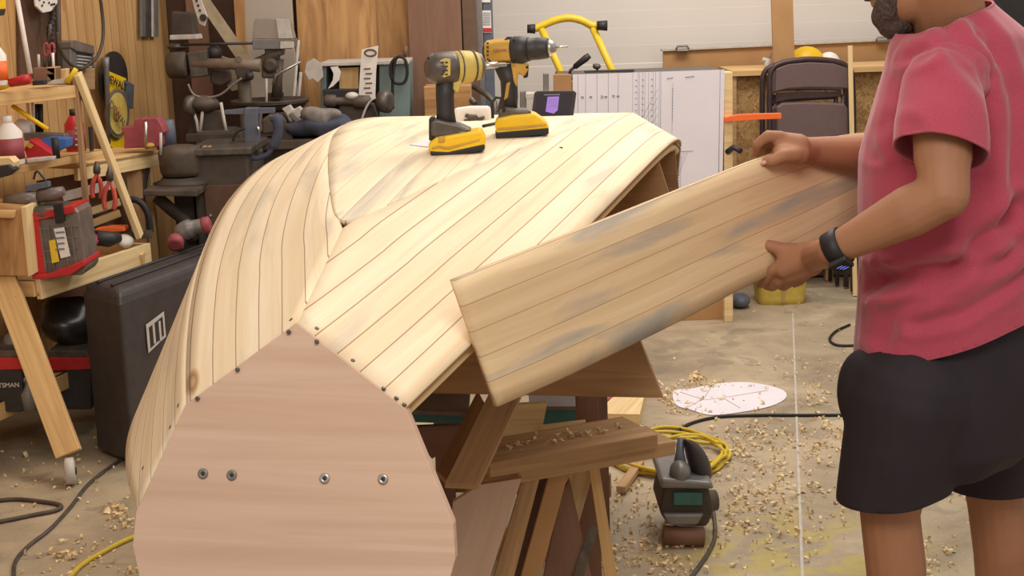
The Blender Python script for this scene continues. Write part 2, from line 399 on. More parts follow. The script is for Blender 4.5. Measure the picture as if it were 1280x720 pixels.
# ------------------------------------------------------------------ the upturned boat
HP = {'xa': -0.3427, 'ya': 2.2335, 'za': 1.0448, 'psi': 0.1918, 'L': 2.0922, 'uB': 0.2823, 'rt': -0.2727, 'wB': 1.1615, 'wb1': 1.2361, 'wb2': 1.1826, 'a1': 0.2172, 'a2': 0.3422, 'a3': 0.3118, 'b0': 0.1806, 'b1': 0.3965, 'b2': 0.4761, 'b3': 0.4577, 'wc0': 0.9173, 'wc1': 1.1541, 'wc2': 1.0914, 's0': 0.2577, 's1': 0.5582, 's2': 0.5824, 's3': 0.4198, 'ws': 0.7516, 'rs': 0.0954}
h = HP
def pf(k, v, u): return np.polyval(np.polyfit(k, v, len(k)-1), u)
hax = Vector((math.sin(h['psi']), math.cos(h['psi']), 0)); hla = Vector((math.cos(h['psi']), -math.sin(h['psi']), 0)); hO = Vector((h['xa'], h['ya'], 0))
def HW(u, v, w): return hO+hax*float(u)+hla*float(v)+Z*float(w)
def c1(u):
    t = max(0, (u-h['uB'])/(h['L']-h['uB']))
    return u, math.sqrt(t)*pf([.33, .67, 1], [h['a1']/math.sqrt(.33), h['a2']/math.sqrt(.67), h['a3']], t), pf([0, .5, 1], [h['wB'], h['wb1'], h['wb2']], t)
def c2(s):
    ua, ub = h['rt']*(h['za']-h['wc0']), h['L']+h['rs']*(h['wb2']-h['wc2'])
    return ua+(ub-ua)*s, pf([0, .33, .67, 1], [h['b0'], h['b1'], h['b2'], h['b3']], s), pf([0, .5, 1], [h['wc0'], h['wc1'], h['wc2']], s)
def c3(s):
    ua, ub = h['rt']*(h['za']-h['ws']), h['L']+h['rs']*(h['wb2']-h['ws'])
    return ua+(ub-ua)*s, pf([0, .33, .67, 1], [h['s0'], h['s1'], h['s2'], h['s3']], s), h['ws']
def upper(s):
    u = s*h['L']
    if u < h['uB']:
        k = u/h['uB']; return u, 0.0, h['za']+(h['wB']-h['za'])*k
    return c1(u)
boat = thing('upturned_boat', 'upturned pram dinghy hull planked in pale cedar strips, one side still open', 'boat hull', HW(1, 0, .0))
NS = 72; NT = 10
def panel(name, fa, fb, sign, label=None, voff=0.0, parent=None, mat='hull', uoff=0.0, mode='low'):
    """strip planked panel between the curves fa (upper) and fb (lower)"""
    rings = []; uvs = []
    for i in range(NS+1):
        s = i/NS; a = fa(s); b = fb(s)
        A = HW(a[0], sign*a[1], a[2]); B = HW(b[0], sign*b[1], b[2]); n = (A-B).length
        rings.append([B+(A-B)*(k/NT) for k in range(NT+1)])
        uvs.append([((b[0]+(a[0]-b[0])*k/NT)+uoff, voff+(n*k/NT if mode == 'low' else -n*(1-k/NT))) for k in range(NT+1)])
    mb = MB().loft(rings, closed=False, uv=uvs)
    o = mb.build(name, MT[mat], parent or boat)
    md = o.modifiers.new('thick', 'SOLIDIFY'); md.thickness = .009; md.offset = 1 if False else 0
    return o
p1 = panel('bilge_panel', upper, c2, 1, voff=0)
p2 = panel('bilge_panel', upper, c2, -1, voff=3, uoff=5)
p3 = panel('side_panel', c2, c3, -1, voff=6.01, uoff=9, mode='up')
# flat bottom, fine stations near the pointed front
rings = []; uvs = []
for i in range(NS+1):
    t = (i/NS)**2; u = h['uB']+(h['L']-h['uB'])*t; a = c1(u)
    rings.append([HW(u, a[1]*k, a[2]+.0005) for k in np.linspace(-1, 1, 13)]); uvs.append([(u+3, 9+a[1]*k) for k in np.linspace(-1, 1, 13)])
p4 = MB().loft(rings, closed=False, uv=uvs).build('bottom_panel', MT['hullb'], boat); md = p4.modifiers.new('thick', 'SOLIDIFY'); md.thickness = .009; md.offset = 0
def section_poly(s, zlow, inset=.012, vmax=None):
    U = upper(s); B = c2(s); C = c3(s)
    uu = s*h['L']
    k = (C[2]-zlow)/(B[2]-C[2]); v4 = C[1]+(C[1]-B[1])*k*.3
    pts = [(U[1]-inset*.5, U[2]-inset), (B[1]-inset, B[2]-inset)]
    if zlow > C[2]:
        q = (B[2]-zlow)/(B[2]-C[2]); pts.append((B[1]+(C[1]-B[1])*q-inset, zlow))
    else: pts += [(C[1]-inset, C[2]), (v4-inset, zlow)]
    if vmax: pts = pts[:2]+[(vmax, zlow)]
    return uu, pts
def hframe(s, zlow, name, mat, th=.016, vmax=None):
    uu, p = section_poly(s, zlow, vmax=vmax)
    full = [HW(uu, v, w) for v, w in p]+[HW(uu, -v, w) for v, w in p[::-1]]
    return MB().prism(full, hax*th).build(name, MT[mat], boat)
hframe(.33, .735, 'bulkhead', 'frame', vmax=.518); hframe(.62, .80, 'bulkhead', 'frame'); hframe(.86, .80, 'bulkhead', 'frame')
# bow transom (leans), with the sheer horns running on below
def tr(v, w): return HW(h['rt']*(h['za']-w)-.006, v, w)
B0 = c2(0); C0 = c3(0)
tp = [(0, h['za']+.003), (B0[1]+.002, B0[2]+.002), (C0[1]+.004, C0[2]), (C0[1]+.008, .70), (C0[1]-.02, .60), (.12, .56)]
tw = MB(); pts = [tr(v, w) for v, w in tp]+[tr(-v, w) for v, w in tp[:0:-1]]
tw.prism(pts, hax*.018)
bt = tw.build('bow_transom', MT['transom'], boat, bevel=.001); bt['label'] = 'reddish smooth bow transom'
for q in bt.data.uv_layers[0].data: pass
# grain of the transom runs level
me = bt.data
for poly in me.polygons:
    for li in poly.loop_indices:
        co_ = me.vertices[me.loops[li].vertex_index].co
        me.uv_layers[0].data[li].uv = ((co_-hO).dot(hla)*.8, co_.z)
# stern transom
E2 = c2(1); E3 = c3(1); E1 = c1(h['L'])
sp_ = [(E1[1], E1[2]), (E2[1], E2[2]), (E3[1], E3[2]), (E3[1]-.02, .62), (.2, .62)]
def ts(v, w): return HW(h['L']+h['rs']*(h['wb2']-w)-.012, v, w-.004)
MB().prism([ts(v, w) for v, w in sp_]+[ts(-v, w) for v, w in sp_[::-1]], hax*.02).build('stern_transom', MT['frame'], boat, bevel=.001)
# chine log on the open side and keel-side stringers
lg = MB(); lg.tube([HW(*(lambda c: (c[0]+.01, c[1]-.016, c[2]-.018))(c2(i/30))) for i in range(31)], .011, 4)
lg.build('chine_log', MT['pine2'], boat)
lg = MB(); lg.tube([HW(*(lambda c: (c[0]+.01, -c[1]+.016, c[2]-.018))(c2(i/30))) for i in range(31)], .011, 4)
lg.build('chine_log', MT['pine2'], boat)
# raycast helper on the skin
def bvh_of(objs):
    vs, fs = [], []; 
    for o in objs:
        b0 = len(vs); vs += [v.co.copy() for v in o.data.vertices]; fs += [[b0+i for i in p.vertices] for p in o.data.polygons]
    return BVHTree.FromPolygons(vs, fs)
HB = bvh_of([p1, p2, p3, p4, bt])
def onhull(px, py):
    d = (RT*(px-640) - UP*(py-360) + f0*F).normalized(); r = HB.ray_cast(Vector((0, 0, H)), d)
    n = r[1]; n = -n if n.dot(d) > 0 else n
    return (r[0]+n*.0045, n) if r[0] else (W(px, py, 2.5), Z)
for px, py in [(395, 413), (397, 427), (440, 453), (478, 488), (494, 500), (504, 508), (366, 402), (362, 415), (298, 462), (248, 498), (226, 508), (216, 535), (182, 586)]:
    p, n = onhull(px, py); MB().lathe(p-n*.002, n, [(0, .0036), (.0026, .0036), (.003, .002)], 10).build('screw', MT['dsteel'], boat)
for i, (px, py) in enumerate([(254, 592), (290, 594), (406, 598), (479, 599)]):
    p, n = onhull(px, py); q = MB().lathe(p-n*.005, n, [(0, .0085), (.0022, .0085), (.0034, .0065), (.0036, .0045), (.002, .003)], 20).build('finish_washer', MT['steel'] if i > 1 else MT['grey'], boat)
    MB().lathe(p-n*.004, n, [(0, .003), (.0025, .003)], 8).build('screw', MT['dark'], q)
# nail hole with dark chip
p, n = onhull(700, 187); MB().ell(p, (.005, .003, .002)).build('dark_chip', MT['dark'], boat)
# ------------------------------------------------------------------ trestle, offcuts and planks under the boat
def stick(name, a, b, w, t, mat, label, cat, side=None, group=None, parent=None, bevel=.002):
    o = MB().board(a, b, w, t, side).build(name, MT[mat], parent, bevel)
    return tag(o, label, cat, group) if label else o
jig = thing('building_jig', 'brown square posts and rails holding up the upturned boat', 'building jig', HW(1.1, 0, 0))
for s in (.06, .62, .86):
    zt = .80 if s > .1 else .60
    vv = .17 if s > .1 else .12
    for sg in (1, -1):
        p = HW(s*h['L']+.05, sg*(vv+(.06 if s > .7 else .10 if s > .3 else 0)), 0)
        o = MB().board(p, p+Z*(zt+.06), .055, .055, X).build('post', MT['plyd' if s > .1 else 'pine3'], jig, .002)
for s, zl in ((.06, .12), (.62, .12), (.86, .12)):
    MB().board(HW(s*h['L']+.085, -.26, zl), HW(s*h['L']+.085, .26, zl), .07, .02, Z).build('cross_rail', MT['pine3'], jig, .001)
# thick plank lying level under the open side, with shavings on it
pl = MB(); a = W(594, 577, 3.05); b = W(800, 538, 3.22); b.z = a.z = (a.z+b.z)/2
pl.board(a, b, .165, .032, Z.cross((b-a)).normalized())
plank = tag(pl.build('thick_plank', MT['pine3'], None, .002), 'thick rough plank with shavings on top, nearest under the open side', 'plank')
dirp = (b-a).normalized(); plA, plB = a.copy(), b.copy()
pl2 = MB(); pl2.board(a+dirp*.05+Vector((.02, .03, -.036)), b+dirp*.035+Vector((.02, .03, -.036)), .14, .034, Z.cross(dirp))
tag(pl2.build('thick_plank', MT['pine3'], None, .002), 'second thick plank just under the one topped with shavings', 'plank')
def flat(name, px, Y, t, mat, label, cat, bevel=.001, tilt=None, group=None):
    pts = []
    for i, (x, y) in enumerate(px):
        yy = Y if not isinstance(Y, (list, tuple)) else Y[i]
        pts.append(W(x, y, yy))
    e1 = pts[1]-pts[0]; e2 = pts[2]-pts[1]; n = e1.cross(e2).normalized()
    # flatten into one plane through the first three corners
    pts = [p-n*((p-pts[0]).dot(n)) for p in pts]
    if n.y < 0: n = -n
    o = MB().prism(pts, n*t).build(name, MT[mat], None, bevel)
    return tag(o, label, cat, group)
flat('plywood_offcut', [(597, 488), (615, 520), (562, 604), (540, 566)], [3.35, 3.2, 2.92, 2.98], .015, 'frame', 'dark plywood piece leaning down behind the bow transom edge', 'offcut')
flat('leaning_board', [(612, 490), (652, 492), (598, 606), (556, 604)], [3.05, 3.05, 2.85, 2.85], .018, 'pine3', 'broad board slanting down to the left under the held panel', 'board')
flat('plywood_sheet', [(566, 628), (600, 606), (652, 598), (600, 760), (556, 760)], 3.02, .018, 'transom', 'pinkish plywood sheet on edge just right of the transom', 'plywood sheet')
flat('upright_batten', [(654, 596), (676, 592), (632, 762), (606, 762)], 3.06, .02, 'pine3', 'brown batten slanting beside the pinkish plywood sheet', 'batten')
flat('upright_batten', [(688, 589), (712, 586), (664, 762), (640, 762)], 3.12, .02, 'mdf', 'tan batten slanting down in the middle of the leaning boards', 'batten')
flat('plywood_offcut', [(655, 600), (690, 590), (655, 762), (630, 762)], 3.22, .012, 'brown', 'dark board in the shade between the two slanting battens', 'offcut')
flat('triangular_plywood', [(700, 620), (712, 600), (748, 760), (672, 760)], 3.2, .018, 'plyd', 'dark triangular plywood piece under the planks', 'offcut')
flat('leaning_board', [(712, 588), (744, 582), (722, 660), (690, 700)], 3.30, .015, 'pine2', 'short pale board standing behind the dark triangular plywood', 'board')
flat('trestle_leg', [(737, 588), (749, 584), (778, 762), (762, 762)], 3.24, .05, 'pine', 'pale timber leg at the right end of the leaning boards', 'timber leg')
flat('grey_strap', [(738, 655), (748, 662), (716, 760), (702, 760)], 3.19, .003, 'dsteel', 'grey metal strip leaning against the pale timber leg', 'metal strip')
# teal boxes and white sheet seen under the hull
def boxthing(name, px, Y, depth, mat, label, cat, topmat=None, bevel=.002, back=(6, -12)):
    """front face outline (4 px corners, top-left first) extruded away"""
    o = MB().slab(px, Y, depth).build(name, MT[mat], None, bevel)
    return tag(o, label, cat)
tb = thing('teal_box', 'teal box with a dusty grey lid, left of the held panel corner', 'box', W(555, 528, 3.6))
MB().slab([(514, 517), (583, 520), (582, 530), (514, 528)], 3.5, .25).build('box_body', MT['tealbox'], tb, .002)
MB().slab([(513, 512), (586, 515), (586, 521), (513, 518)], 3.49, .27).build('lid', MT['smoke'], tb, .002)
tb = thing('teal_box', 'teal cardboard box below the middle of the held panel', 'box', W(715, 527, 3.9))
MB().slab([(664, 512), (737, 512), (737, 532), (664, 532)], 3.9, .3).build('box_body', MT['tealbox'], tb, .002)
MB().slab([(662, 508), (738, 508), (738, 513), (662, 513)], 3.89, .32).build('lid', MT['smoke'], tb, .001)
flat('paper_sheet', [(664, 489), (703, 486), (703, 512), (668, 512)], 4.21, .002, 'paper', 'white sheet of paper showing beside the brown post under the boat', 'paper', 0)
flat('pale_board', [(622, 548), (642, 506), (684, 504), (676, 545)], 3.45, .02, 'pine2', 'pale board standing between the planks and the lower teal box', 'board')
flat('pale_board', [(674, 534), (732, 527), (734, 545), (676, 556)], 3.42, .02, 'pine2', 'short pale board lying level below the lower teal box', 'board')
def floorpoly(name, px, z, t, mat, label, cat, bevel=.001, kind=None):
    o = MB().prism([Wz(x, y, z) for x, y in px], Z*t).build(name, MT[mat], None, bevel)
    return tag(o, label, cat, None, kind)
floorpoly('pale_board', [(745, 530), (777, 498), (808, 498), (800, 531)], .0, .04, 'pine2', 'short wide pale board flat on the floor right of the brown post', 'board')
tag(MB().board(Wz(776, 612, .02), Wz(800, 578, .02), .03, .02).build('wood_offcut', MT['pine3'], None, .002), 'small stick of wood lying on the yellow cord', 'offcut')
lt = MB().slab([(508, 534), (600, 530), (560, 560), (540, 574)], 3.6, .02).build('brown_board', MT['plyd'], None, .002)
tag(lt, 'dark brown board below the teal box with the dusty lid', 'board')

# ------------------------------------------------------------------ things on the floor
# white paper pattern, rounded at the right end
def bez(pts, n=8, closed=False):
    """Catmull-Rom through points"""
    P = [Vector(p) for p in pts]; out = []
    m_ = len(P); rng = range(m_ if closed else m_-1)
    for i in rng:
        a, b, c, d = (P[(i-1) % m_] if closed or i else P[0]), P[i], P[(i+1) % m_], (P[(i+2) % m_] if closed or i+2 < m_ else P[-1])
        for k in range(n):
            t = k/n; out.append(.5*((2*b)+(c-a)*t+(2*a-5*b+4*c-d)*t*t+(3*b-a-3*c+d)*t**3))
    if not closed: out.append(P[-1])
    return out
pap = [(842, 489), (865, 486), (895, 480), (930, 478), (960, 482), (980, 489), (982, 498), (966, 507), (935, 514), (890, 519), (862, 512), (845, 506)]
pap3 = bez([Wz(x, y, .002) for x, y in pap], 5, True)
sheet = tag(MB().prism(pap3, Z*.0015).build('paper_pattern', MT['paper']), 'white rounded paper sheet lying on the concrete by the slab joint', 'paper')
for k, line in enumerate([[(850, 490), (880, 500), (905, 497), (960, 488)], [(862, 508), (880, 498), (890, 482)], [(905, 498), (925, 510)]]):
    MB().tube([Wz(x, y, .0038) for x, y in line], .0012, 4).build('crease', MT['pine3'], sheet)
def cord(name, px, r, mat, label, z=None, cat='cord', n=8):
    pts = bez([Wz(x, y, z or r) for x, y in px], n)
    return tag(MB().tube(pts, r, 8).build(name, MT[mat]), label, cat)
cord('extension_cord', [(775, 577), (800, 570), (818, 560), (840, 545), (852, 535), (870, 527), (900, 521), (950, 519), (1000, 519), (1060, 519), (1180, 522)], .006, 'black', 'black cord running across the floor below the white paper to the man')
cord('extension_cord', [(1062, 406), (1045, 414), (1037, 424), (1045, 431), (1064, 432), (1090, 430)], .006, 'black', 'thin black cord looped on the floor left of the man')
cord('extension_cord', [(892, 640), (894, 668), (886, 690), (868, 716), (850, 740)], .006, 'dsteel', 'dark grey power cord trailing from the belt sander to the near floor')
cord('garden_hose', [(-20, 628), (20, 624), (60, 628), (76, 632), (70, 638), (40, 644), (0, 652), (-20, 654)], .007, 'iron', 'dusty hose folded in a flat loop on the floor at far left')
cord('extension_cord', [(175, 560), (140, 582), (110, 606), (88, 634), (62, 662), (34, 684), (18, 706), (20, 740)], .006, 'dsteel', 'dark grey cord winding down the floor left of the bow transom')
cord('extension_cord', [(210, 655), (160, 674), (125, 692), (100, 708), (80, 730)], .0075, 'cordy', 'single yellow cord running out under the bow transom at left')
# coil of yellow cord: one cord wound several times
pts = []
cx, cy = 838, 566
for k in range(5):
    for a in range(14):
        t = 2*math.pi*a/14; rx = 76+6*math.sin(k*2.1)-k*3; ry = 26+3*math.cos(k*1.7)-k*1.5
        pts.append(Wz(cx+rx*math.cos(t)+random.uniform(-4, 4), cy+ry*math.sin(t)*(1+.12*math.sin(3*t+k))+random.uniform(-2, 2), .008+.006*k))
tag(MB().tube(bez(pts, 4), .0065, 6).build('yellow_extension_cord', MT['cordy']), 'yellow extension cord coiled loosely on the floor behind the sander', 'cord')
# belt sander
SB = Wz(858, 682); SY = SB.y
sd = thing('belt_sander', 'old grey belt sander with dust bag standing on the shavings', 'sander', SB)
sl = lambda px, dy, t, n, mt, bv=.004, par=None: MB().slab(px, SY+dy, t).build(n, MT[mt], par or sd, bv)
sl([(832, 602), (884, 602), (893, 640), (884, 660), (836, 658), (824, 640)], 0, .2, 'housing', 'dkbr', .012)
sl([(826, 598), (890, 603), (893, 612), (826, 611)], -.02, .24, 'top_cover', 'grey', .008)
sl([(842, 616), (878, 616), (878, 632), (842, 632)], -.012, .02, 'green_plate', 'tealbox', .003)
MB().lathe(W(829, 669, SY), W(877, 671, SY)-W(829, 669, SY), [(0, .028), (.115, .028)], 20).build('sanding_belt', MT['plyd'], sd)
sl([(829, 643), (880, 643), (872, 657), (836, 657)], -.02, .04, 'nose_guard', 'grey', .006)
MB().ell(W(850, 590, SY+.02), (.030, .04, .035)).build('front_knob', MT['grey'], sd)
MB().tube([W(850, 585, SY+.03), W(850, 565, SY+.05), W(851, 548, SY+.07)], [.022, .012, .010], 10).build('handle', MT['bluegrey'], sd)
MB().loft([[W(x+dx*math.cos(a), y, SY+.08+.05*math.sin(a)) for a in np.linspace(0, 2*math.pi, 14)[:-1]] for x, y, dx in ((856, 548, 4), (864, 554, 10), (872, 572, 15), (877, 590, 14), (880, 602, 10))]).build('dust_bag', MT['cloth'], sd, sub=1)
MB().lathe(W(895, 625, SY+.1), (-1, -.2, 0), [(0, .03), (.05, .034)], 14).build('motor_cap', MT['iron'], sd)
# yellow bin and dark shoe-like scrap by the bench
yb = thing('yellow_bin', 'dusty yellow plastic bin on the floor under the near hand', 'bin', Wz(980, 383))
by = Wz(980, 383).y
rings = []
for hh, s in ((0, .86), (.03, .9), (.17, 1.0), (.175, 1.04), (.18, 1.04), (.18, .97), (.02, .84)):
    c = Vector((Wz(980, 383).x, by+.12, hh)); hw, hd = .13*s, .10*s
    rings.append([c+Vector((hw*math.copysign(abs(math.cos(a))**.4, math.cos(a)), hd*math.copysign(abs(math.sin(a))**.4, math.sin(a)), 0)) for a in np.linspace(0, 2*math.pi, 33)[:-1]])
MB().loft(rings).build('bin_body', MT['ybin'], yb)
MB().slab([(978, 350), (981, 350), (981, 378), (978, 378)], by+.018, .004).build('rib', MT['pine3'], yb)
tag(MB().ell(Wz(925, 384)+Z*.035, (.05, .07, .035)).build('dark_rag', MT['bluegrey']), 'dark lump of cloth on the floor left of the yellow bin', 'rag')
# red and black clamp pieces on the floor
cl_ = thing('spring_clamp', 'small red and black clamp on the floor beside the brown post', 'clamp', Wz(760, 505))
MB().tube([Wz(745, 508, .02), Wz(762, 500, .03), Wz(775, 497, .02)], .016).build('jaw', MT['dred'], cl_)
MB().tube([Wz(742, 514, .02), Wz(756, 506, .02), Wz(768, 504, .02)], .012).build('handle', MT['black'], cl_)
# shavings: curls scattered over the slab, denser near the boat
def curl(mb, p, s):
    s *= .72
    a0 = random.uniform(0, 6.28); tw = random.uniform(-1, 1); ax = Vector((math.cos(a0), math.sin(a0), random.uniform(-.3, .3))).normalized()
    sidev = ax.cross(Z).normalized(); up = sidev.cross(ax); n = random.choice((3, 4, 6)); R_ = s*random.uniform(.25, .5); wd_ = s*random.uniform(.3, .6)
    pr = None; ph = random.uniform(0, 6)
    for i in range(n+1):
        t = i/n*random.uniform(2.2, 4.2)+ph; c = Vector(p)+Z*R_*.8+(sidev*math.cos(t)+up*math.sin(t))*R_+ax*(tw*i/n*s)
        cur = (mb.bm.verts.new(c-ax*wd_/2), mb.bm.verts.new(c+ax*wd_/2))
        if pr: mb.bm.faces.new([pr[0], pr[1], cur[1], cur[0]])
        pr = cur
sv = MB()
def scatter(cx, cy, sx, sy, n, s=(.012, .035)):
    for _ in range(int(n*1.1)):
        p = Wz(random.gauss(cx, sx), random.gauss(cy, sy))
        if p.y < 7.2 and p.x < 4 and p.x > -1.9: curl(sv, p, random.uniform(*s))
for q in [(1015, 500, 10, 18, 25), (925, 548, 35, 14, 90), (960, 600, 60, 40, 260), (940, 650, 40, 30, 120), (800, 640, 40, 30, 160), (820, 700, 40, 20, 130), (872, 475, 5, 3, 24, (.02, .05)), (838, 496, 12, 10, 40), (890, 483, 16, 3, 22), (1030, 560, 20, 15, 60), (960, 480, 60, 40, 60), (860, 510, 20, 8, 30),
          (145, 640, 8, 5, 20, (.02, .05)), (150, 655, 14, 6, 30), (100, 700, 30, 14, 50), (60, 600, 60, 30, 60), (170, 715, 10, 5, 20), (80, 697, 8, 4, 10, (.02, .05)), (1180, 600, 20, 15, 40), (1175, 690, 20, 20, 30), (1030, 500, 40, 50, 80), (780, 545, 20, 10, 60)]: scatter(*q)
tag(sv.build('wood_shavings', MT['shave'], None, 0), 'pale curly wood shavings scattered over the concrete floor', 'wood shavings', None, 'stuff')
sv = MB()
for _ in range(60):
    t = random.gauss(.52, .14); p = plA.lerp(plB, t)+Vector((random.uniform(-.04, .04), random.uniform(-.04, .04), .018)); curl(sv, p, random.uniform(.008, .022))
tag(sv.build('wood_shavings', MT['shave']), 'small heap of shavings on the thick plank under the boat', 'wood shavings', None, 'stuff')

# ------------------------------------------------------------------ the strip planked panel the man is holding
def polyY(x): return 2.28+(x-565)*(.80/500)
top = [(565, 350), (660, 312), (760, 272), (860, 232), (950, 197), (1010, 178), (1066, 167), (1092, 165)]
bot = [(620, 508), (700, 473), (775, 437), (850, 400), (915, 366), (990, 328), (1062, 282), (1088, 265)]
T3 = bez([W(x, y, polyY(x)) for x, y in top], 5); B3 = bez([W(x, y, polyY(x)-.03) for x, y in bot], 5)
rings = []; uvs = []
for i, (a_, b2) in enumerate(zip(T3, B3)):
    rings.append([b2.lerp(a_, k/8) for k in range(9)]); ln = (T3[i]-T3[0]).length
    uvs.append([(ln+2, (b2-a_).length*k/8*(.226/max((b2-a_).length, .01))) for k in range(9)])
hp = MB().loft(rings, closed=False, uv=uvs).build('hull_side_panel', MT['panel']); md = hp.modifiers.new('s', 'SOLIDIFY'); md.thickness = .010; md.offset = 0
tag(hp, 'long strip planked side panel with grey stains held up by the man', 'wooden panel')
# ------------------------------------------------------------------ the man
GUYS = thing('person', 'man in a red t-shirt and black shorts bending over the panel he holds', 'person', Vector((.92, 2.82, 0)))
def organic(mb, name, mat, parent, voxel, smooth_it=4, cuts=(), solid=0, fold=None, shade=True):
    """fuse overlapping volumes into one continuous surface"""
    tmp = mb.build('tmp', None)
    md = tmp.modifiers.new('r', 'REMESH'); md.mode = 'VOXEL'; md.voxel_size = voxel
    md = tmp.modifiers.new('s', 'SMOOTH'); md.factor = .6; md.iterations = smooth_it
    bpy.context.view_layer.update()
    me = bpy.data.meshes.new_from_object(tmp.evaluated_get(bpy.context.evaluated_depsgraph_get()))
    old = tmp.data; bpy.data.objects.remove(tmp); bpy.data.meshes.remove(old)
    bm = bmesh.new(); bm.from_mesh(me)
    for p, n, depth, rad in cuts:          # cut open at collars, cuffs and hems
        p = Vector(p); n = Vector(n).normalized()
        def near(c, lo=-.03): 
            q = c-p; t = q.dot(n); return lo < t < depth and (q-n*t).length < rad
        gs = set()
        for f in bm.faces:
            if near(f.calc_center_median()): gs.add(f); gs.update(f.edges); gs.update(f.verts)
        bmesh.ops.bisect_plane(bm, geom=list(gs), plane_co=p, plane_no=n)
        bmesh.ops.delete(bm, geom=[f for f in bm.faces if near(f.calc_center_median(), 0)], context='FACES')
    bmesh.ops.delete(bm, geom=[v for v in bm.verts if not v.link_faces], context='VERTS')
    if fold:
        bm.normal_update(); mv = [(v, v.normal.copy(), fold(v.co, v.normal)) for v in bm.verts]
        for v, n, d in mv: v.co += n*d
    bm.to_mesh(me); bm.free(); me.name = name
    for p in me.polygons: p.use_smooth = True
    me.materials.clear(); me.materials.append(mat)
    o = bpy.data.objects.new(name, me); COL.objects.link(o); o.parent = parent
    if solid: md = o.modifiers.new('cloth', 'SOLIDIFY'); md.thickness = solid; md.offset = 0
    return o
Lf = Vector((-.66, -.75, 0)).normalized(); Fd = Vector((-.75, .66, 0)).normalized()   # his left, his front
def ring(c, a, b, n=28, pw=1.0, tilt=Z*0):
    out = []
    for t in np.linspace(0, 2*math.pi, n+1)[:-1]:
        ca, sa = math.cos(t), math.sin(t)
        out.append(Vector(c)+Lf*(a*math.copysign(abs(ca)**pw, ca))+Fd*(b*math.copysign(abs(sa)**pw, sa))+tilt*ca)
    return out
J = dict(
 head=W(1144, -54, 2.80), neck=W(1200, 42, 2.84), shL=W(1176, 96, 2.66), elL=W(1180, 243, 2.56), wrL=W(1040, 313, 2.66),
 shR=W(1190, 90, 3.02), elR=W(1140, 196, 3.12), wrR=W(1012, 188, 2.97),
 hipL=W(1140, 485, 2.76), knL=W(1112, 640, 2.76), hipR=W(1232, 480, 2.96), knR=W(1245, 635, 2.98))
fl = lambda v: Vector((v.x, v.y, .09))
anL = fl(J['knL'])+Vector((.02, .02, 0)); anR = fl(J['knR'])+Vector((.02, .02, 0))
bd = MB()
# head
hc = J['head']; hx = Lf; hf = (Fd*.9+Vector((-.1, 0, -.28))).normalized(); hu = hf.cross(Lf)*-1
if hu.z < 0: hu = -hu
HS = 1.1
def HP_(l, f_, u): return hc+(Lf*l+hf*f_+hu*u)*HS
bd.ell(HP_(0, -.012, .04), (.078, .098, .092), (Lf, hf, hu), 24, 16)
bd.ell(HP_(0, .022, -.045), (.058, .072, .072), (Lf, hf, hu), 20, 12)
bd.ell(HP_(0, .062, -.088), (.032, .026, .024), (Lf, hf, hu))
bd.cap(HP_(0, .086, .03), .010, HP_(0, .112, -.012), .015); bd.ell(HP_(.012, .1, -.016), (.012, .012, .009), (Lf, hf, hu)); bd.ell(HP_(-.012, .1, -.016), (.012, .012, .009), (Lf, hf, hu))
bd.cap(HP_(-.035, .08, .042), .012, HP_(.035, .08, .042), .012)
bd.ell(HP_(0, .088, -.046), (.024, .010, .006), (Lf, hf, hu)); bd.ell(HP_(0, .086, -.058), (.022, .010, .007), (Lf, hf, hu))
for s in (1, -1):
    bd.ell(HP_(s*.042, .06, .0), (.026, .024, .022), (Lf, hf, hu))
    bd.ell(HP_(s*.080, -.012, -.002), (.010, .018, .030), (Lf, hf, hu), 12, 8)
bd.cap(J['neck']+Vector((-.01, 0, -.03)), .074, HP_(0, -.035, -.05), .066)
# trunk
bd.loft([ring(W(1200, 55, 2.84), .08, .06), ring(W(1205, 90, 2.84), .13, .08), ring(W(1200, 135, 2.84), .175, .11), ring(W(1197, 220, 2.86), .175, .135), ring(W(1197, 330, 2.86), .17, .14), ring(W(1192, 420, 2.86), .17, .13), ring(W(1190, 480, 2.86), .165, .12)])
# arms: shoulder to wrist
bd.cap(J['shL']+(J['elL']-J['shL'])*.15, .05, J['elL'], .046); bd.cap(J['shL']+(J['elL']-J['shL'])*.3, .054, J['shL'].lerp(J['elL'], .7), .052)
bd.cap(J['elL'], .045, J['elL'].lerp(J['wrL'], .3), .048); bd.cap(J['elL'].lerp(J['wrL'], .3), .048, J['wrL'], .029)
bd.cap(J['shR'], .06, J['elR'], .045); bd.cap(J['elR'], .045, J['elR'].lerp(J['wrR'], .35), .044); bd.cap(J['elR'].lerp(J['wrR'], .35), .044, J['wrR'], .028)
# legs and feet
for hp_, kn, an, s in ((J['hipL'], J['knL'], anL, 1), (J['hipR'], J['knR'], anR, -1)):
    bd.cap(hp_, .085, kn, .060); bd.cap(kn, .060, kn.lerp(an, .3)-Fd*.012, .061); bd.cap(kn.lerp(an, .3)-Fd*.012, .061, an, .038)
    bd.cap(an-Fd*.03-Z*.045, .040, an+Fd*.10-Z*.055, .034); bd.cap(an+Fd*.07-Z*.055, .036, an+Fd*.17-Z*.065, .025)
# hands, built in photo-facing frames at the real size
def chainf(pts, rs):
    for (p, q), (ra, rb) in zip(zip(pts, pts[1:]), zip(rs, rs[1:])): bd.cap(p, ra, q, rb, 12)
def w3(l): return [W(x, y, Y_) for x, y, Y_ in l]
def pan(x): return polyY(x)-.015
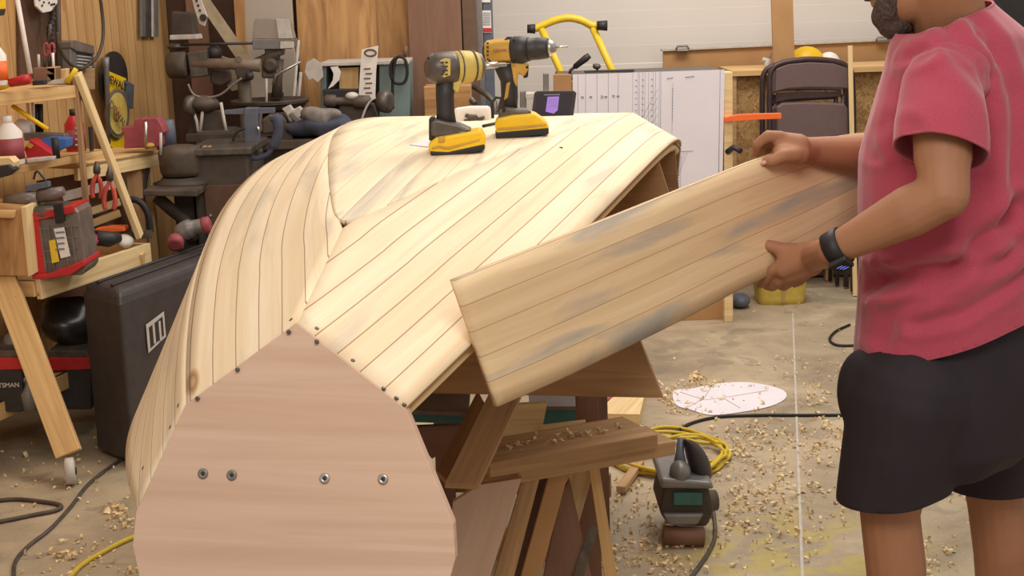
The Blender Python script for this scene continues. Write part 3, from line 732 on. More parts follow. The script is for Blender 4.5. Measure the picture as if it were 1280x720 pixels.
# near (left) hand: thumb on our face of the panel, fingers curling under its lower edge
pY = pan(975)
chainf(w3([(1040, 313, 2.66), (1018, 321, pY-.085)]), [.030, .030])
bd.cap(W(1016, 318, pY-.075), .028, W(984, 329, pY-.055), .022); bd.cap(W(1014, 330, pY-.07), .026, W(986, 343, pY-.05), .020); bd.cap(W(1010, 322, pY-.08), .026, W(980, 337, pY-.06), .019)
bd.cap(W(1010, 313, pY-.07), .020, W(978, 318, pY-.05), .014)
chainf(w3([(1005, 315, pY-.06), (978, 312, pY-.048), (958, 306, pY-.035), (942, 300, pY-.024)]), [.019, .0145, .012, .0095])     # thumb
chainf(w3([(984, 324, pY-.06), (966, 338, pY-.05), (956, 350, pY-.03), (950, 356, pY-.002)]), [.0125, .0112, .0098, .0085])        # index
chainf(w3([(988, 334, pY-.055), (975, 351, pY-.042), (966, 359, pY-.015), (958, 358, pY+.012)]), [.0125, .0112, .0098, .0085])    # middle
chainf(w3([(997, 341, pY-.05), (986, 354, pY-.036), (979, 359, pY-.008), (972, 355, pY+.02)]), [.012, .0105, .0095, .008])        # ring
chainf(w3([(1008, 343, pY-.045), (1000, 352, pY-.03), (993, 355, pY-.004), (987, 350, pY+.02)]), [.0108, .0095, .0085, .0075])     # little
# far (right) hand: closed over the top edge, thumb on our face
qY = pan(965)
bd.cap(J['wrR'], .028, W(996, 187, qY+.02), .027); bd.cap(W(998, 182, qY+.02), .025, W(974, 175, qY+.022), .018); bd.cap(W(998, 192, qY+.01), .024, W(976, 190, qY), .018)
bd.cap(W(988, 180, qY+.045), .02, W(968, 176, qY+.05), .014)
chainf(w3([(976, 172, qY+.018), (960, 170, qY+.01), (947, 180, qY+.018), (945, 192, qY+.040)]), [.0145, .0125, .0105, .009])
chainf(w3([(976, 174, qY+.040), (961, 174, qY+.040), (951, 185, qY+.045), (950, 198, qY+.052)]), [.0135, .012, .0105, .009])
chainf(w3([(980, 176, qY+.058), (966, 176, qY+.062), (958, 188, qY+.065), (958, 202, qY+.062)]), [.013, .0115, .010, .0085])
chainf(w3([(986, 180, qY+.072), (974, 181, qY+.078), (968, 192, qY+.08), (968, 204, qY+.074)]), [.0115, .010, .009, .008])
chainf(w3([(994, 193, qY-.005), (978, 195, qY-.018), (966, 201, qY-.020), (957, 202, qY-.010)]), [.017, .0145, .0125, .0105])      # thumb
body = organic(bd, 'body', MT['skin'], GUYS, .0042, 3)
for c, n, r_ in ((W(954.5, 203.5, qY-.0215), Vector((-.25, -1, .1)), (.0045, .0065)), (W(943, 300.5, qY*0+pY-.034), Vector((-.3, -1, .2)), (.004, .006))):
    n = n.normalized(); MB().ell(c, (r_[1], r_[0], .0022), (Vector((1, 0, .3)).cross(n).cross(n).normalized()*-1, n.cross(Vector((1, 0, .3)).cross(n).cross(n)).normalized(), n), 10, 6).build('fingernail', MT['nail'], body)
# eyes (turned away from us) and hair, beard
for s in (1, -1):
    e = MB().ell(HP_(s*.032, .078, .022), (.013, .011, .011), (Lf, hf, hu)).build('eye', MT['white'], body)
hr = MB(); hr.ell(HP_(0, -.022, .055), (.083, .100, .088), (Lf, hf, hu), 24, 14); hr.ell(HP_(0, -.05, .01), (.079, .062, .07), (Lf, hf, hu), 24, 14)
organic(hr, 'hair', MT['hair'], GUYS, .006, 3, fold=lambda p, n: .003*math.sin(p.x*300)*math.sin(p.z*260+p.y*200))
br = MB()
br.ell(HP_(0, .060, -.096), (.042, .036, .036), (Lf, hf, hu), 20, 12)
for s in (1, -1):
    br.cap(HP_(s*.034, .052, -.080), .020, HP_(s*.054, .022, -.045), .008); br.cap(HP_(s*.056, .022, -.045), .008, HP_(s*.070, .005, .01), .005)
    br.cap(HP_(s*.022, .070, -.085), .024, HP_(s*.036, .055, -.066), .020); br.cap(HP_(s*.008, .100, -.034), .0075, HP_(s*.03, .086, -.046), .008)
organic(br, 'beard', MT['hair'], GUYS, .0045, 2, fold=lambda p, n: .0012*math.sin(p.x*700+p.z*90)*math.sin(p.z*580+p.y*500))
# t-shirt
sh = MB()
def srow(x, y, a_, b_2, Y_=2.85): return ring(W(x, y, Y_), a_, b_2)
sh.loft([ring(W(1180, -15, 2.83), .080, .066), ring(W(1186, 10, 2.84), .108, .085), ring(W(1202, 46, 2.85), .182, .12), ring(W(1206, 88, 2.85), .215, .138), ring(W(1200, 140, 2.85), .222, .158), ring(W(1196, 190, 2.86), .225, .180), ring(W(1195, 250, 2.86), .22, .184),
         ring(W(1196, 320, 2.87), .218, .186), ring(W(1195, 380, 2.87), .22, .190), ring(W(1192, 425, 2.87), .224, .192), ring(W(1190, 470, 2.87), .226, .190), ring(W(1190, 500, 2.87), .226, .190)])
sh.ell(W(1178, 84, 2.74), (.095, .10, .085)); sh.ell(W(1184, 66, 2.76), (.085, .10, .07)); sh.ell(J['shR']+Vector((0, -.02, 0)), (.08, .08, .08))
sleeves = []
for sj, ej, k in (('shL', 'elL', .64), ('shR', 'elR', .72)):
    sm = MB(); dv = J[ej]-J[sj]
    sm.cap(J[sj]+dv*.1, .072, J[sj].lerp(J[ej], .4), .084, 28); sm.cap(J[sj].lerp(J[ej], .4), .084, J[sj].lerp(J[ej], .95)+Vector((-.012, 0, 0)), .080, 28)
    sm.ell(J[sj]+Vector((.02, .03, -.01)), (.078, .078, .078)); sleeves.append((sm, sj, ej, k))
cuffL = J['shL'].lerp(J['elL'], .64); cuffR = J['shR'].lerp(J['elR'], .75)
hemn = Vector((.33, 0, -1)).normalized()
hemp = W(1062, 447, 2.85)
# fold lines, given along the cloth: (points, depth, width)
folds = []
def fold_add(px, Y_, dpt, wd_): folds.append(([W(x, y, Y_) for x, y in px], dpt*1.45, wd_*1.25))
fold_add([(1062, 470), (1090, 385), (1140, 335), (1185, 325)], 2.70, .010, .012)
fold_add([(1105, 372), (1150, 356), (1195, 340), (1240, 300), (1285, 262)], 2.64, .013, .014)
fold_add([(1120, 440), (1135, 400), (1165, 370), (1215, 340), (1260, 325)], 2.64, .008, .012)
fold_add([(1075, 400), (1100, 360), (1112, 335)], 2.72, .007, .009)
fold_add([(1215, 300), (1222, 240), (1235, 170), (1232, 110), (1190, 70)], 2.66, .007, .016)
fold_add([(1262, 300), (1262, 200), (1262, 120), (1240, 60), (1225, 40)], 2.7, .007, .014)
fold_add([(1190, 40), (1222, 70), (1236, 95)], 2.66, .005, .010)
fold_add([(1080, 195), (1096, 168), (1112, 150)], 2.72, .003, .010)
fold_add([(1108, 160), (1108, 120), (1135, 82), (1168, 68)], 2.60, .006, .007)
fold_add([(1120, 210), (1108, 170), (1112, 140)], 2.60, .005, .007)
fold_add([(1150, 410), (1200, 395), (1290, 345)], 2.66, .006, .010)
def shirt_fold(p, n):
    d = 0
    wt_ = max(0, min(1, .15-n.y*1.6))
    if wt_ <= 0: return 0
    for pts_, dp, wd_ in folds:
        best = 9
        for q, r_ in zip(pts_, pts_[1:]):
            e_ = r_-q; ex = Vector((e_.x, 0, e_.z)); v_ = Vector((p.x-q.x, 0, p.z-q.z)); t = max(0, min(1, v_.dot(ex)/ex.length_squared)); best = min(best, (v_-ex*t).length)
        x = best/wd_
        if x < 4: d += dp*(-math.exp(-x*x)+.6*math.exp(-((x-2)/.9)**2))
    d += .0025*math.sin(p.x*38+p.z*22)*math.sin(p.z*17-p.x*9+p.y*12)
    return d*wt_
shirt = organic(sh, 't_shirt', MT['shirt'], GUYS, .0068, 5, solid=.0025, fold=shirt_fold,
    cuts=[(hemp, hemn, .9, .9), (W(1187, 17, 2.85), Vector((-.27, -.05, 1)), .3, .3)])
garments = [shirt]
for sm, sj, ej, k in sleeves:
    q = organic(sm, 'sleeve', MT['shirt'], shirt, .006, 5, solid=.0025, fold=shirt_fold, cuts=[(J[sj].lerp(J[ej], k), (J[ej]-J[sj])+Vector((-.05, 0, .0)), .4, .3)]); garments.append(q)
# stitched hem bands: thin tubes laid on the open borders
def hems(gm, parent):
  bmx = bmesh.new(); bmx.from_mesh(gm.data); bmx.verts.ensure_lookup_table()
  be = [e for e in bmx.edges if e.is_boundary]; adj = {}
  for e in be:
      i, j_ = e.verts[0].index, e.verts[1].index; adj.setdefault(i, []).append(j_); adj.setdefault(j_, []).append(i)
  seen = set()
  for st_ in list(adj):
      if st_ in seen: continue
      loop = [st_]; seen.add(st_); cur = st_
      while True:
          nx = [k for k in adj[cur] if k not in seen]
          if not nx: break
          cur = nx[0]; seen.add(cur); loop.append(cur)
      if len(loop) > 20:
          pts_ = [bmx.verts[i].co.copy() for i in loop[::2]]; pts_.append(pts_[0]); 
          pts_ = [pts_[0]]+[(pts_[i-1]+pts_[i]*2+pts_[i+1])/4 for i in range(1, len(pts_)-1)]+[pts_[-1]]
          MB().tube(pts_, .0024, 6).build('hem', MT['shirt'], parent)
  bmx.free()
hems(shirt, shirt)
for q in garments[1:]: hems(q, shirt)
# shorts
so = MB()
so.loft([ring(W(1190, 360, 2.87), .19, .16), ring(W(1190, 415, 2.87), .197, .167), ring(W(1190, 455, 2.87), .205, .175), ring(W(1188, 500, 2.87), .21, .18), ring(W(1186, 545, 2.86), .205, .165), ring(W(1186, 575, 2.86), .17, .12)])
so.cap(J['hipL']+Vector((0, 0, -.02)), .125, J['knL']+Vector((.0, 0, .02)), .104, 24); so.cap(J['hipR']+Vector((0, 0, -.02)), .125, J['knR']+Vector((0, 0, .02)), .104, 24)
so.ell(W(1078, 490, 2.80), (.05, .06, .085))
organic(so, 'shorts', MT['shorts'], GUYS, .0075, 6, solid=.003, fold=lambda p, n: .004*math.sin(p.x*30+p.y*22)*math.sin(p.z*9),
    cuts=[(W(1118, 616, 2.76), (.12, 0, -1), .4, .17), (W(1245, 602, 2.98), (0, 0, -1), .4, .17), (W(1110, 388, 2.87), (-.33, 0, 1), .5, .6)])
# wrist watch
wt = (J['wrL']-J['elL']).normalized(); wc = J['elL'].lerp(J['wrL'], .955)
wtw = MB(); sideA = Vector((0, -1, 0)); sideA = (sideA-wt*sideA.dot(wt)).normalized()
wtw.lathe(wc-wt*.016, wt, [(0, .0335), (.0, .0362), (.032, .0350), (.032, .0325)], 32)
band = wtw.build('watch_band', MT['black'], GUYS)
ud = (sideA*.62+Vector((0, 0, -1))*.75); ud = (ud-wt*ud.dot(wt)).normalized(); td = wt.cross(ud)
MB().box(wc+ud*.038, (.038, .036, .011), (wt, td, ud)).build('watch_case', MT['dark'], band, .004)
MB().box(wc+ud*.0438, (.032, .030, .001), (wt, td, ud)).build('watch_glass', MT['black'], band, .0003)
for k in range(3): MB().box(wc+ud*.0446+td*(-.008+.006*k)+wt*(.003*k-.004), (.012, .002, .0004), (wt, td, ud)).build('display_mark', emis('watch_display%d' % k, (120, 130, 230), .9) if not k else bpy.data.materials['watch_display0'], band)
# ------------------------------------------------------------------ things standing on the hull
def surf_frame(px, py):
    p, n = onhull(px, py); return p
def lerp_px(Yc): return lambda x, y, d=0: W(x, y, Yc+d)
# impact driver (left, nose turned right and away)
p = surf_frame(569, 191); Y1 = p.y
dr = thing('impact_driver', 'yellow and black impact driver, the left and nearer of the two cordless tools', 'cordless driver', p)
q = lambda px, d, t, n, m_, bv=.003, par=None: MB().slab(px, Y1+d, t).build(n, MT[m_], par or dr, bv)
bat = q([(535, 180), (545, 172), (580, 166), (601, 163), (606, 172), (607, 184), (598, 190), (560, 195), (537, 192)], -.045, .085, 'battery', 'yel', .006)
q([(537, 189), (560, 190), (606, 180), (606, 188), (590, 193), (558, 197), (539, 196)], -.048, .09, 'battery_base', 'black', .004, bat)
q([(548, 171), (556, 170), (556, 177), (548, 178)], -.052, .012, 'release_button', 'tan', .002, bat)
q([(538, 152), (545, 149), (575, 156), (590, 163), (578, 170), (545, 173), (538, 170)], -.035, .065, 'foot', 'dsteel', .006)
q([(536, 148), (543, 147), (543, 176), (536, 176)], -.03, .05, 'side_plate', 'black', .003)
MB().tube([W(557, 98, Y1), W(556, 120, Y1), W(557, 140, Y1), W(558, 158, Y1)], [.021, .019, .019, .022], 14).build('handle', MT['dark'], dr)
ax = (W(592, 84, Y1+.02)-W(535, 87, Y1-.02)).normalized()
MB().lathe(W(533, 86, Y1-.02), ax, [(0, .016), (.006, .026), (.02, .032), (.052, .034), (.066, .033)], 24).build('motor_housing', MT['dsteel'], dr)
MB().lathe(W(533, 86, Y1-.02)+ax*.062, ax, [(0, .0335), (.02, .034), (.044, .032), (.052, .029)], 24).build('gear_housing', MT['paleyel'], dr)
MB().lathe(W(533, 86, Y1-.02)+ax*.112, ax, [(0, .029), (.008, .027), (.014, .017)], 24).build('nose', MT['smoke'], dr)
MB().lathe(W(533, 86, Y1-.02)+ax*.125, ax, [(0, .007), (.034, .007), (.035, .004), (.055, .004)], 10).build('bit', MT['steel'], dr)
q([(566, 92), (577, 88), (577, 103), (572, 117), (566, 112)], -.012, .022, 'trigger_guard', 'paleyel', .003)
q([(549, 76), (556, 73), (563, 74), (563, 94), (555, 97), (549, 92)], -.0375, .006, 'vent_plate', 'paleyel', .001)
for k in range(4):
    for j in range(2): MB().box(W(553+j*5, 78+k*5, Y1-.0385), (.006, .0035, .003)).build('vent_slot', MT['dark'], dr, .0005)
for k, dd in enumerate((.070, .100)): MB().lathe(W(533, 86, Y1-.02)+ax*dd, ax, [(0, .0335), (.001, .0350), (.003, .0350), (.004, .0335)], 28).build('housing_ring', MT['dsteel'], dr)
for k in range(4): MB().tube([W(535+k*5, 73-k*1.4, Y1-.026+.004*k), W(541+k*5, 67-k*.6, Y1-.004)], .0022, 5).build('top_ridge', MT['black'], dr)
q([(540, 184), (548, 182), (560, 184), (600, 174), (600, 176), (560, 187), (548, 185), (540, 187)], -.0475, .004, 'battery_rail', 'tan', .0005, bat)
q([(574, 165), (581, 164), (582, 170), (575, 171)], -.0375, .006, 'gauge_button', 'grey', .001)
MB().ell(W(571, 99, Y1-.013), (.003, .002, .003)).build('screw', MT['black'], dr)
# hammer drill (right, nose to the right)
p = surf_frame(652, 171); Y2 = p.y
dr2 = thing('hammer_drill', 'yellow and black drill with a long black chuck, right of the impact driver', 'cordless drill', p)
q = lambda px, d, t, n, m_, bv=.003, par=None: MB().slab(px, Y2+d, t).build(n, MT[m_], par or dr2, bv)
bat = q([(618, 156), (622, 148), (640, 144), (668, 142), (682, 152), (686, 158), (686, 165), (622, 170)], -.045, .085, 'battery', 'yel', .006)
q([(619, 166), (686, 160), (686, 168), (622, 175), (620, 173)], -.048, .09, 'battery_base', 'black', .004, bat)
q([(622, 140), (632, 133), (650, 137), (664, 138), (664, 148), (645, 152), (624, 151)], -.035, .065, 'foot', 'dsteel', .006)
MB().tube([W(630, 82, Y2), W(636, 100, Y2), W(637, 120, Y2), W(633, 142, Y2)], [.022, .019, .019, .024], 14).build('handle', MT['dark'], dr2)
q([(633, 104), (638, 102), (635, 122), (630, 126)], -.021, .01, 'grip_insert', 'tan', .002)
ax = (W(700, 60, Y2-.02)-W(608, 66, Y2+.02)).normalized(); o2 = W(607, 65, Y2+.01)
MB().lathe(o2, ax, [(0, .020), (.004, .026), (.03, .028), (.062, .028)], 8, side=(0, 0, 1)).build('motor_housing', MT['tan'], dr2, .004, smooth=False)
MB().lathe(o2-ax*.004, ax, [(0, .014), (.004, .022), (.01, .022)], 16).build('rear_cap', MT['dark'], dr2)
MB().lathe(o2+ax*.060, ax, [(0, .027), (.004, .029), (.02, .030), (.034, .028), (.036, .0245), (.060, .0245), (.080, .023), (.084, .020)], 28).build('torque_collar', MT['dark'], dr2)
MB().lathe(o2+ax*.143, ax, [(0, .020), (.008, .016), (.016, .008), (.017, .004)], 20).build('chuck', MT['steel'], dr2)
MB().lathe(o2+ax*.158, ax, [(0, .003), (.016, .003), (.017, .0018), (.028, .0018)], 8).build('bit', MT['steel'], dr2)
q([(638, 78), (662, 80), (660, 88), (655, 96), (648, 92), (646, 110), (640, 100)], -.016, .032, 'gear_housing', 'tan', .004)
q([(655, 86), (661, 84), (660, 97), (654, 98)], -.009, .018, 'trigger', 'black', .003)
for k in range(5): MB().box(W(609.5, 54+k*5, Y2-.024), (.005, .006, .004)).build('vent_slot', MT['dark'], dr2, .001)
text('DEWALT', W(627, 63, Y2-.0300), .0095, X, Z, MT['dred'], dr2, bold=True)
MB().tube([W(616, 148, Y2-.04), W(615, 128, Y2-.04), W(620, 122, Y2-.035), W(628, 123, Y2-.035), W(630, 140, Y2-.035)], .0035, 6).build('belt_hook', MT['dark'], dr2)
for k in range(5): MB().tube([o2+ax*(.066+.004*k)+Z*(.0295-.0005*k), o2+ax*(.066+.004*k)+Vector((0, -.0295+.0005*k, 0))], .0016, 5).build('collar_ridge', MT['black'], dr2)
MB().lathe(o2+ax*.096, ax, [(0, .0245), (.001, .0262), (.004, .0262), (.005, .0245)], 28).build('collar_ring', MT['black'], dr2)
for x, y in ((612, 76), (642, 50), (642, 78), (659, 84)): MB().ell(W(x, y, Y2-.030 if x < 650 else Y2-.017), (.003, .002, .003)).build('screw', MT['black'], dr2)
q([(630, 50), (634, 46), (640, 46), (641, 51)], -.012, .024, 'top_button', 'dark', .001)
q([(622, 160), (640, 159), (660, 157), (683, 155), (683, 157), (660, 160), (640, 162), (622, 163)], -.0475, .004, 'battery_rail', 'tan', .0005, bat)
q([(636, 147), (642, 146.5), (642, 151), (636, 151.5)], -.0375, .006, 'gauge_button', 'grey', .001)
# phone leaning on the hull
pp = surf_frame(690, 148); Yp = max(pp.y+.04, 2.9)
ph = thing('phone', 'black phone lying on its side with a lit purple page, right of the drill', 'phone', pp)
MB().slab([(668, 116), (672, 114), (717, 113.5), (720.5, 116), (717, 144), (713, 147), (667, 145.5), (664.5, 142)], Yp, .009).build('phone_body', MT['dark'], ph, .0015)
scr = MB().slab([(671.5, 117), (716, 116.5), (712, 143.5), (668, 142.5)], Yp-.0006, .001).build('screen', MT['screend'], ph)
MB().slab([(684.5, 121), (699, 120.5), (697, 138), (692, 142), (682, 139.5)], Yp-.0012, .0008).build('lit_page', MT['screen'], scr)
for k in range(5): MB().slab([(686, 124+k*2.4), (697, 123.8+k*2.4), (697, 124.4+k*2.4), (686, 124.6+k*2.4)], Yp-.0018, .0008).build('page_line', MT['ink'], scr)
MB().slab([(680, 117.8), (700, 117.5), (700, 119), (680, 119.2)], Yp-.0012, .0008).build('top_bar', MT['ink'], scr)
MB().board(W(690, 146, Yp+.02), W(692, 120, Yp+.012), .03, .004, X).build('stand', MT['black'], ph)
def on_surface(name, px, lift, t, mat, label, cat):
    pts = [onhull(x, y)[0]+Z*lift for x, y in px]
    return tag(MB().prism(pts, Z*t).build(name, MT[mat]), label, cat)
on_surface('paper_slip', [(512, 184), (536, 178), (560, 178), (535, 187)], .001, .0008, 'paper', 'white slip of paper under the impact driver', 'paper')
a1, b1 = onhull(604, 162)[0]+Z*.004, onhull(622, 158)[0]+Z*.004
pe = MB().tube([a1, b1], .0035, 6).build('black_pencil', MT['black']); tag(pe, 'short black marker lying between the two cordless tools', 'pencil')
# clear bag of screws standing on the hull
pb = onhull(592, 157)[0]; bg = MB().slab([(567, 136), (588, 133), (613, 133), (615, 155), (568, 157)], pb.y+.10, .03).build('clear_bag', MT['white'], None, .008)
tag(bg, 'see-through bag of grey hardware behind the two cordless tools', 'bag')
for k in range(14): MB().tube([W(random.uniform(576, 603), random.uniform(143, 152), pb.y+.098), W(random.uniform(576, 606), random.uniform(143, 152), pb.y+.097)], .004, 5).build('hardware', MT['dsteel'], bg)

# ------------------------------------------------------------------ right side of the background
# plan drawing on the end of a tall bench carcass
YP = 6.62
cb = thing('bench_cabinet', 'tall bench carcass whose end carries the white boat plan', 'bench', Vector((W(810, 300, YP).x, YP, 0)))
zt_ = W(810, 93, YP).z; xl, xr_ = W(700, 100, YP).x, W(912, 100, YP).x
MB().box(((xl+xr_)/2, YP+.04, zt_/2-.01), (xr_-xl-.03, .02, zt_-.02)).build('end_panel', MT['mdf'], cb, .002)
MB().box((xr_-.01, YP+.02, zt_/2), (.04, .09, zt_), (X, Yv, Z)).build('post', MT['pine2'], cb, .002)
MB().box((xl+.02, YP+.03, zt_/2), (.06, .07, zt_), (X, Yv, Z)).build('post', MT['pine3'], cb, .002)
MB().box(((xl+xr_)/2, YP+.36, zt_-.02), (xr_-xl, .5, .03)).build('bench_top', MT['dsteel'], cb, .002)
ys = YP-.03
def PS(u, v): # position on the sheet
    tl, tr_, bl = W(716, 93, ys), W(906, 87, ys), W(716, 268, ys); return tl+(tr_-tl)*u+(bl-tl)*v
sh_ = MB().prism([PS(0, 0), PS(1, 0), PS(1, 1), PS(0, 1)], (0, .002, 0)).build('plan_sheet', MT['paper'])
tag(sh_, 'large white sheet of boat drawings hung on the bench end behind the hull', 'drawing')
def ink(l, r_=.0013):
    return MB().tube([PS(u, v)+Vector((0, -.001, 0)) for u, v in l], r_, 4)
inks = MB()
def ln(l, r_=.0009): inks.tube([PS(u, v)+Vector((0, -.0005, 0)) for u, v in l], r_, 4)
for u in (.035, .085, .16, .235, .30): ln([(u, .0), (u, .98)])
for u in (.395, .43, .44, .46, .475, .50, .53, .545, .57): ln([(u, .0), (u+.002, .98)], .0007)
ln([(.97, 0), (.975, 1)], .0012); ln([(.58, .0), (.585, 1)], .0010)
for v in (.16, .17, .39, .40):
    for u in (.055, .11, .185, .21, .26, .29): ln([(u, v+random.uniform(-.01, .01)), (u+.018, v)], .0016)
for v in np.linspace(.05, .95, 22):
    for u in (.41, .455, .515): ln([(u, v), (u+.014, v+.006)], .0012)
for k in range(9):
    t = k/8; ln([(.40+.17*t*.3, .5+.05*k), (.47+.02*t, .3+.05*k), (.56, .12+.06*k)], .0006)
ln([(.66, .08), (.655, .95)], .0006); ln([(.72, .5), (.72, .98)], .0006)
for k in range(5): ln([(.64+.02*k, .58), (.70, .76+.01*k), (.76-.02*k, .58)], .0008)
ln([(.63, .57), (.80, .57)], .0012)
for k in range(12): ln([(.655, .12+.02*k), (.662, .125+.02*k)], .0016); ln([(.70, .74+.02*k), (.712, .742+.02*k)], .0016)
ln([(.62, .05), (.66, .045)], .0016); ln([(.74, .045), (.80, .04)], .0016)
o = inks.build('drawn_lines', MT['ink'], sh_)
tag(MB().slab([(692, 93), (714, 93), (714, 116), (692, 116)], 6.2, .03).build('wood_block', MT['mdf'], None, .002), 'small tan wooden block at the left end of the plan sheet', 'wood block')
bpy.data.objects['wood_block'].location.y = 0
# low block support for it: a grey vice block behind the phone
vb = thing('bench_vise', 'grey steel clamp frame standing behind the phone', 'clamp', W(672, 150, 6.25))
MB().slab([(650, 115), (658, 114), (662, 420), (652, 420)], 6.25, .05).build('jaw', MT['grey'], vb, .003)
MB().slab([(679, 92), (686, 92), (690, 420), (682, 420)], 6.3, .04).build('upright', MT['grey'], vb, .003)
MB().slab([(657, 117), (715, 116), (715, 122), (657, 124)], 6.22, .12).build('slide', MT['lgrey'], vb, .003)
# yellow tubular frame with black grips
yf = thing('yellow_tube_frame', 'bent yellow tube frame with black end grips before the garage door', 'tube frame', Vector((W(715, 90, 7.3).x, 7.3, 0)))
bar = bez([W(x, y, 7.3) for x, y in [(668, 36), (680, 31), (695, 25), (712, 22.5), (728, 26), (740, 32), (750, 32)]], 6)
MB().tube(bar, .019, 12).build('cross_bar', MT['yelpaint'], yf)
MB().tube([W(677, 36, 7.3), W(702, 92, 7.25), Vector((W(742, 240, 7.2).x-.0, 7.2, .02))], .018, 12).build('leg', MT['yelpaint'], yf)
MB().tube([W(741, 35, 7.3), W(767, 92, 7.25), Vector((W(830, 240, 7.2).x, 7.2, .02))], .018, 12).build('leg', MT['yelpaint'], yf)
MB().tube([W(659, 36, 7.3), W(669, 36, 7.3)], [.021, .024], 12).build('grip', MT['dark'], yf)
MB().tube([W(746, 32, 7.28), W(759, 32, 7.28)], [.022, .026], 12).build('grip', MT['dark'], yf)
lv = thing('black_lever', 'black rubber lever handle sticking up beside the yellow tube frame', 'lever', W(712, 92, 6.95))
MB().tube([W(737, 69, 6.95), W(732, 73, 6.95), W(718, 84, 6.95)], [.014, .017, .013], 10).build('grip', MT['dark'], lv)
MB().tube([W(718, 84, 6.95), W(713, 88, 6.95), W(710, 100, 6.95)], [.008, .007, .007], 8).build('rod', MT['dark'], lv)
bt_ = MB().slab([(731, 89), (793, 87), (793, 89.5), (731, 91)], 6.9, .06).build('dark_bar', MT['dark'], None, .002); tag(bt_, 'thin dark bar lying along the bench top behind the plan sheet', 'bar')
kn_ = MB(); kn_.ell(W(746, 83, 6.92), (.02, .02, .014)); kn_.ell(W(743, 82, 6.91), (.008, .008, .01)); kn_.tube([W(746, 83, 6.92), W(747, 90, 6.92)], .005)
tag(kn_.build('star_knob', MT['dsteel']), 'small dark star knob above the thin dark bar', 'knob')
# mdf back board with a pale top edge and catches, osb bench in front of the door
mb_ = thing('mdf_board', 'long brown mdf board with pale top edge standing against the garage door', 'board', Vector((W(975, 70, 7.95).x, 7.95, 0)))
zl = W(829, 64, 7.95).z; x0_, x1_ = W(829, 70, 7.95).x, W(1300, 70, 7.95).x
a_ = W(829, 64, 7.95); b2 = W(1300, 42, 7.95)
MB().prism([a_, b2, Vector((x1_, 7.95, .02)), Vector((x0_, 7.95, .02))], (0, .025, 0)).build('board_face', MT['mdf'], mb_, .001)
MB().prism([a_+Vector((-.01, -.02, 0)), b2+Vector((0, -.02, 0)), b2+Vector((0, -.02, .012)), a_+Vector((-.01, -.02, .012))], (0, .07, 0)).build('pale_edge', MT['lgrey'], mb_, .001)
for x, y in ((853, 60), (1103, 49)):
    c_ = MB(); c_.tube([W(x-8, y+2, 7.91), W(x-6, y-2, 7.91), W(x+6, y-2.5, 7.91), W(x+8, y+1.5, 7.91)], .006, 6)
    MB().box(W(x, y+2.5, 7.915), (.06, .03, .01)).build('catch_plate', MT['steel'], c_.build('catch', MT['grey'], mb_))
YO = 7.45
ob = thing('osb_bench', 'low bench faced with flake board behind the folding chairs', 'bench', Vector((W(1010, 200, YO).x, YO, 0)))
zb = W(912, 89, YO).z; xa_, xb_ = W(914, 89, YO).x, W(1330, 80, YO).x
MB().box(((xa_+xb_)/2, YO+.21, zb-.012), (xb_-xa_, .44, .03)).build('top_rail', MT['pine'], ob, .002)
MB().box(((xa_+xb_)/2, YO+.05, (zb+.30)/2), (xb_-xa_-.02, .012, zb-.34)).build('osb_face', MT['osb'], ob)
for x in (916, 1040, 1200): MB().box((W(x, 100, YO).x, YO+.03, zb/2-.012), (.04, .05, zb-.03), (X, Yv, Z)).build('post', MT['pine3'], ob, .001)
MB().box(((xa_+xb_)/2, YO+.25, .18), (xb_-xa_-.06, .3, .34)).build('under_bench_shade', MT['brown'], ob, .003)  # dark block stands in for the shade under the bench
text('OSB PLY', W(937, 132, YO+.042), .05, X, Z, MT['brown'], ob) if False else None
# tall pale board leaning up in front
lb = MB().slab([(963, -40), (990, -40), (1001, 330), (975, 330)], 7.40, .02).build('tall_board', MT['mdf'], None, .001)
tag(lb, 'tall tan board standing upright behind the folding chairs', 'board')
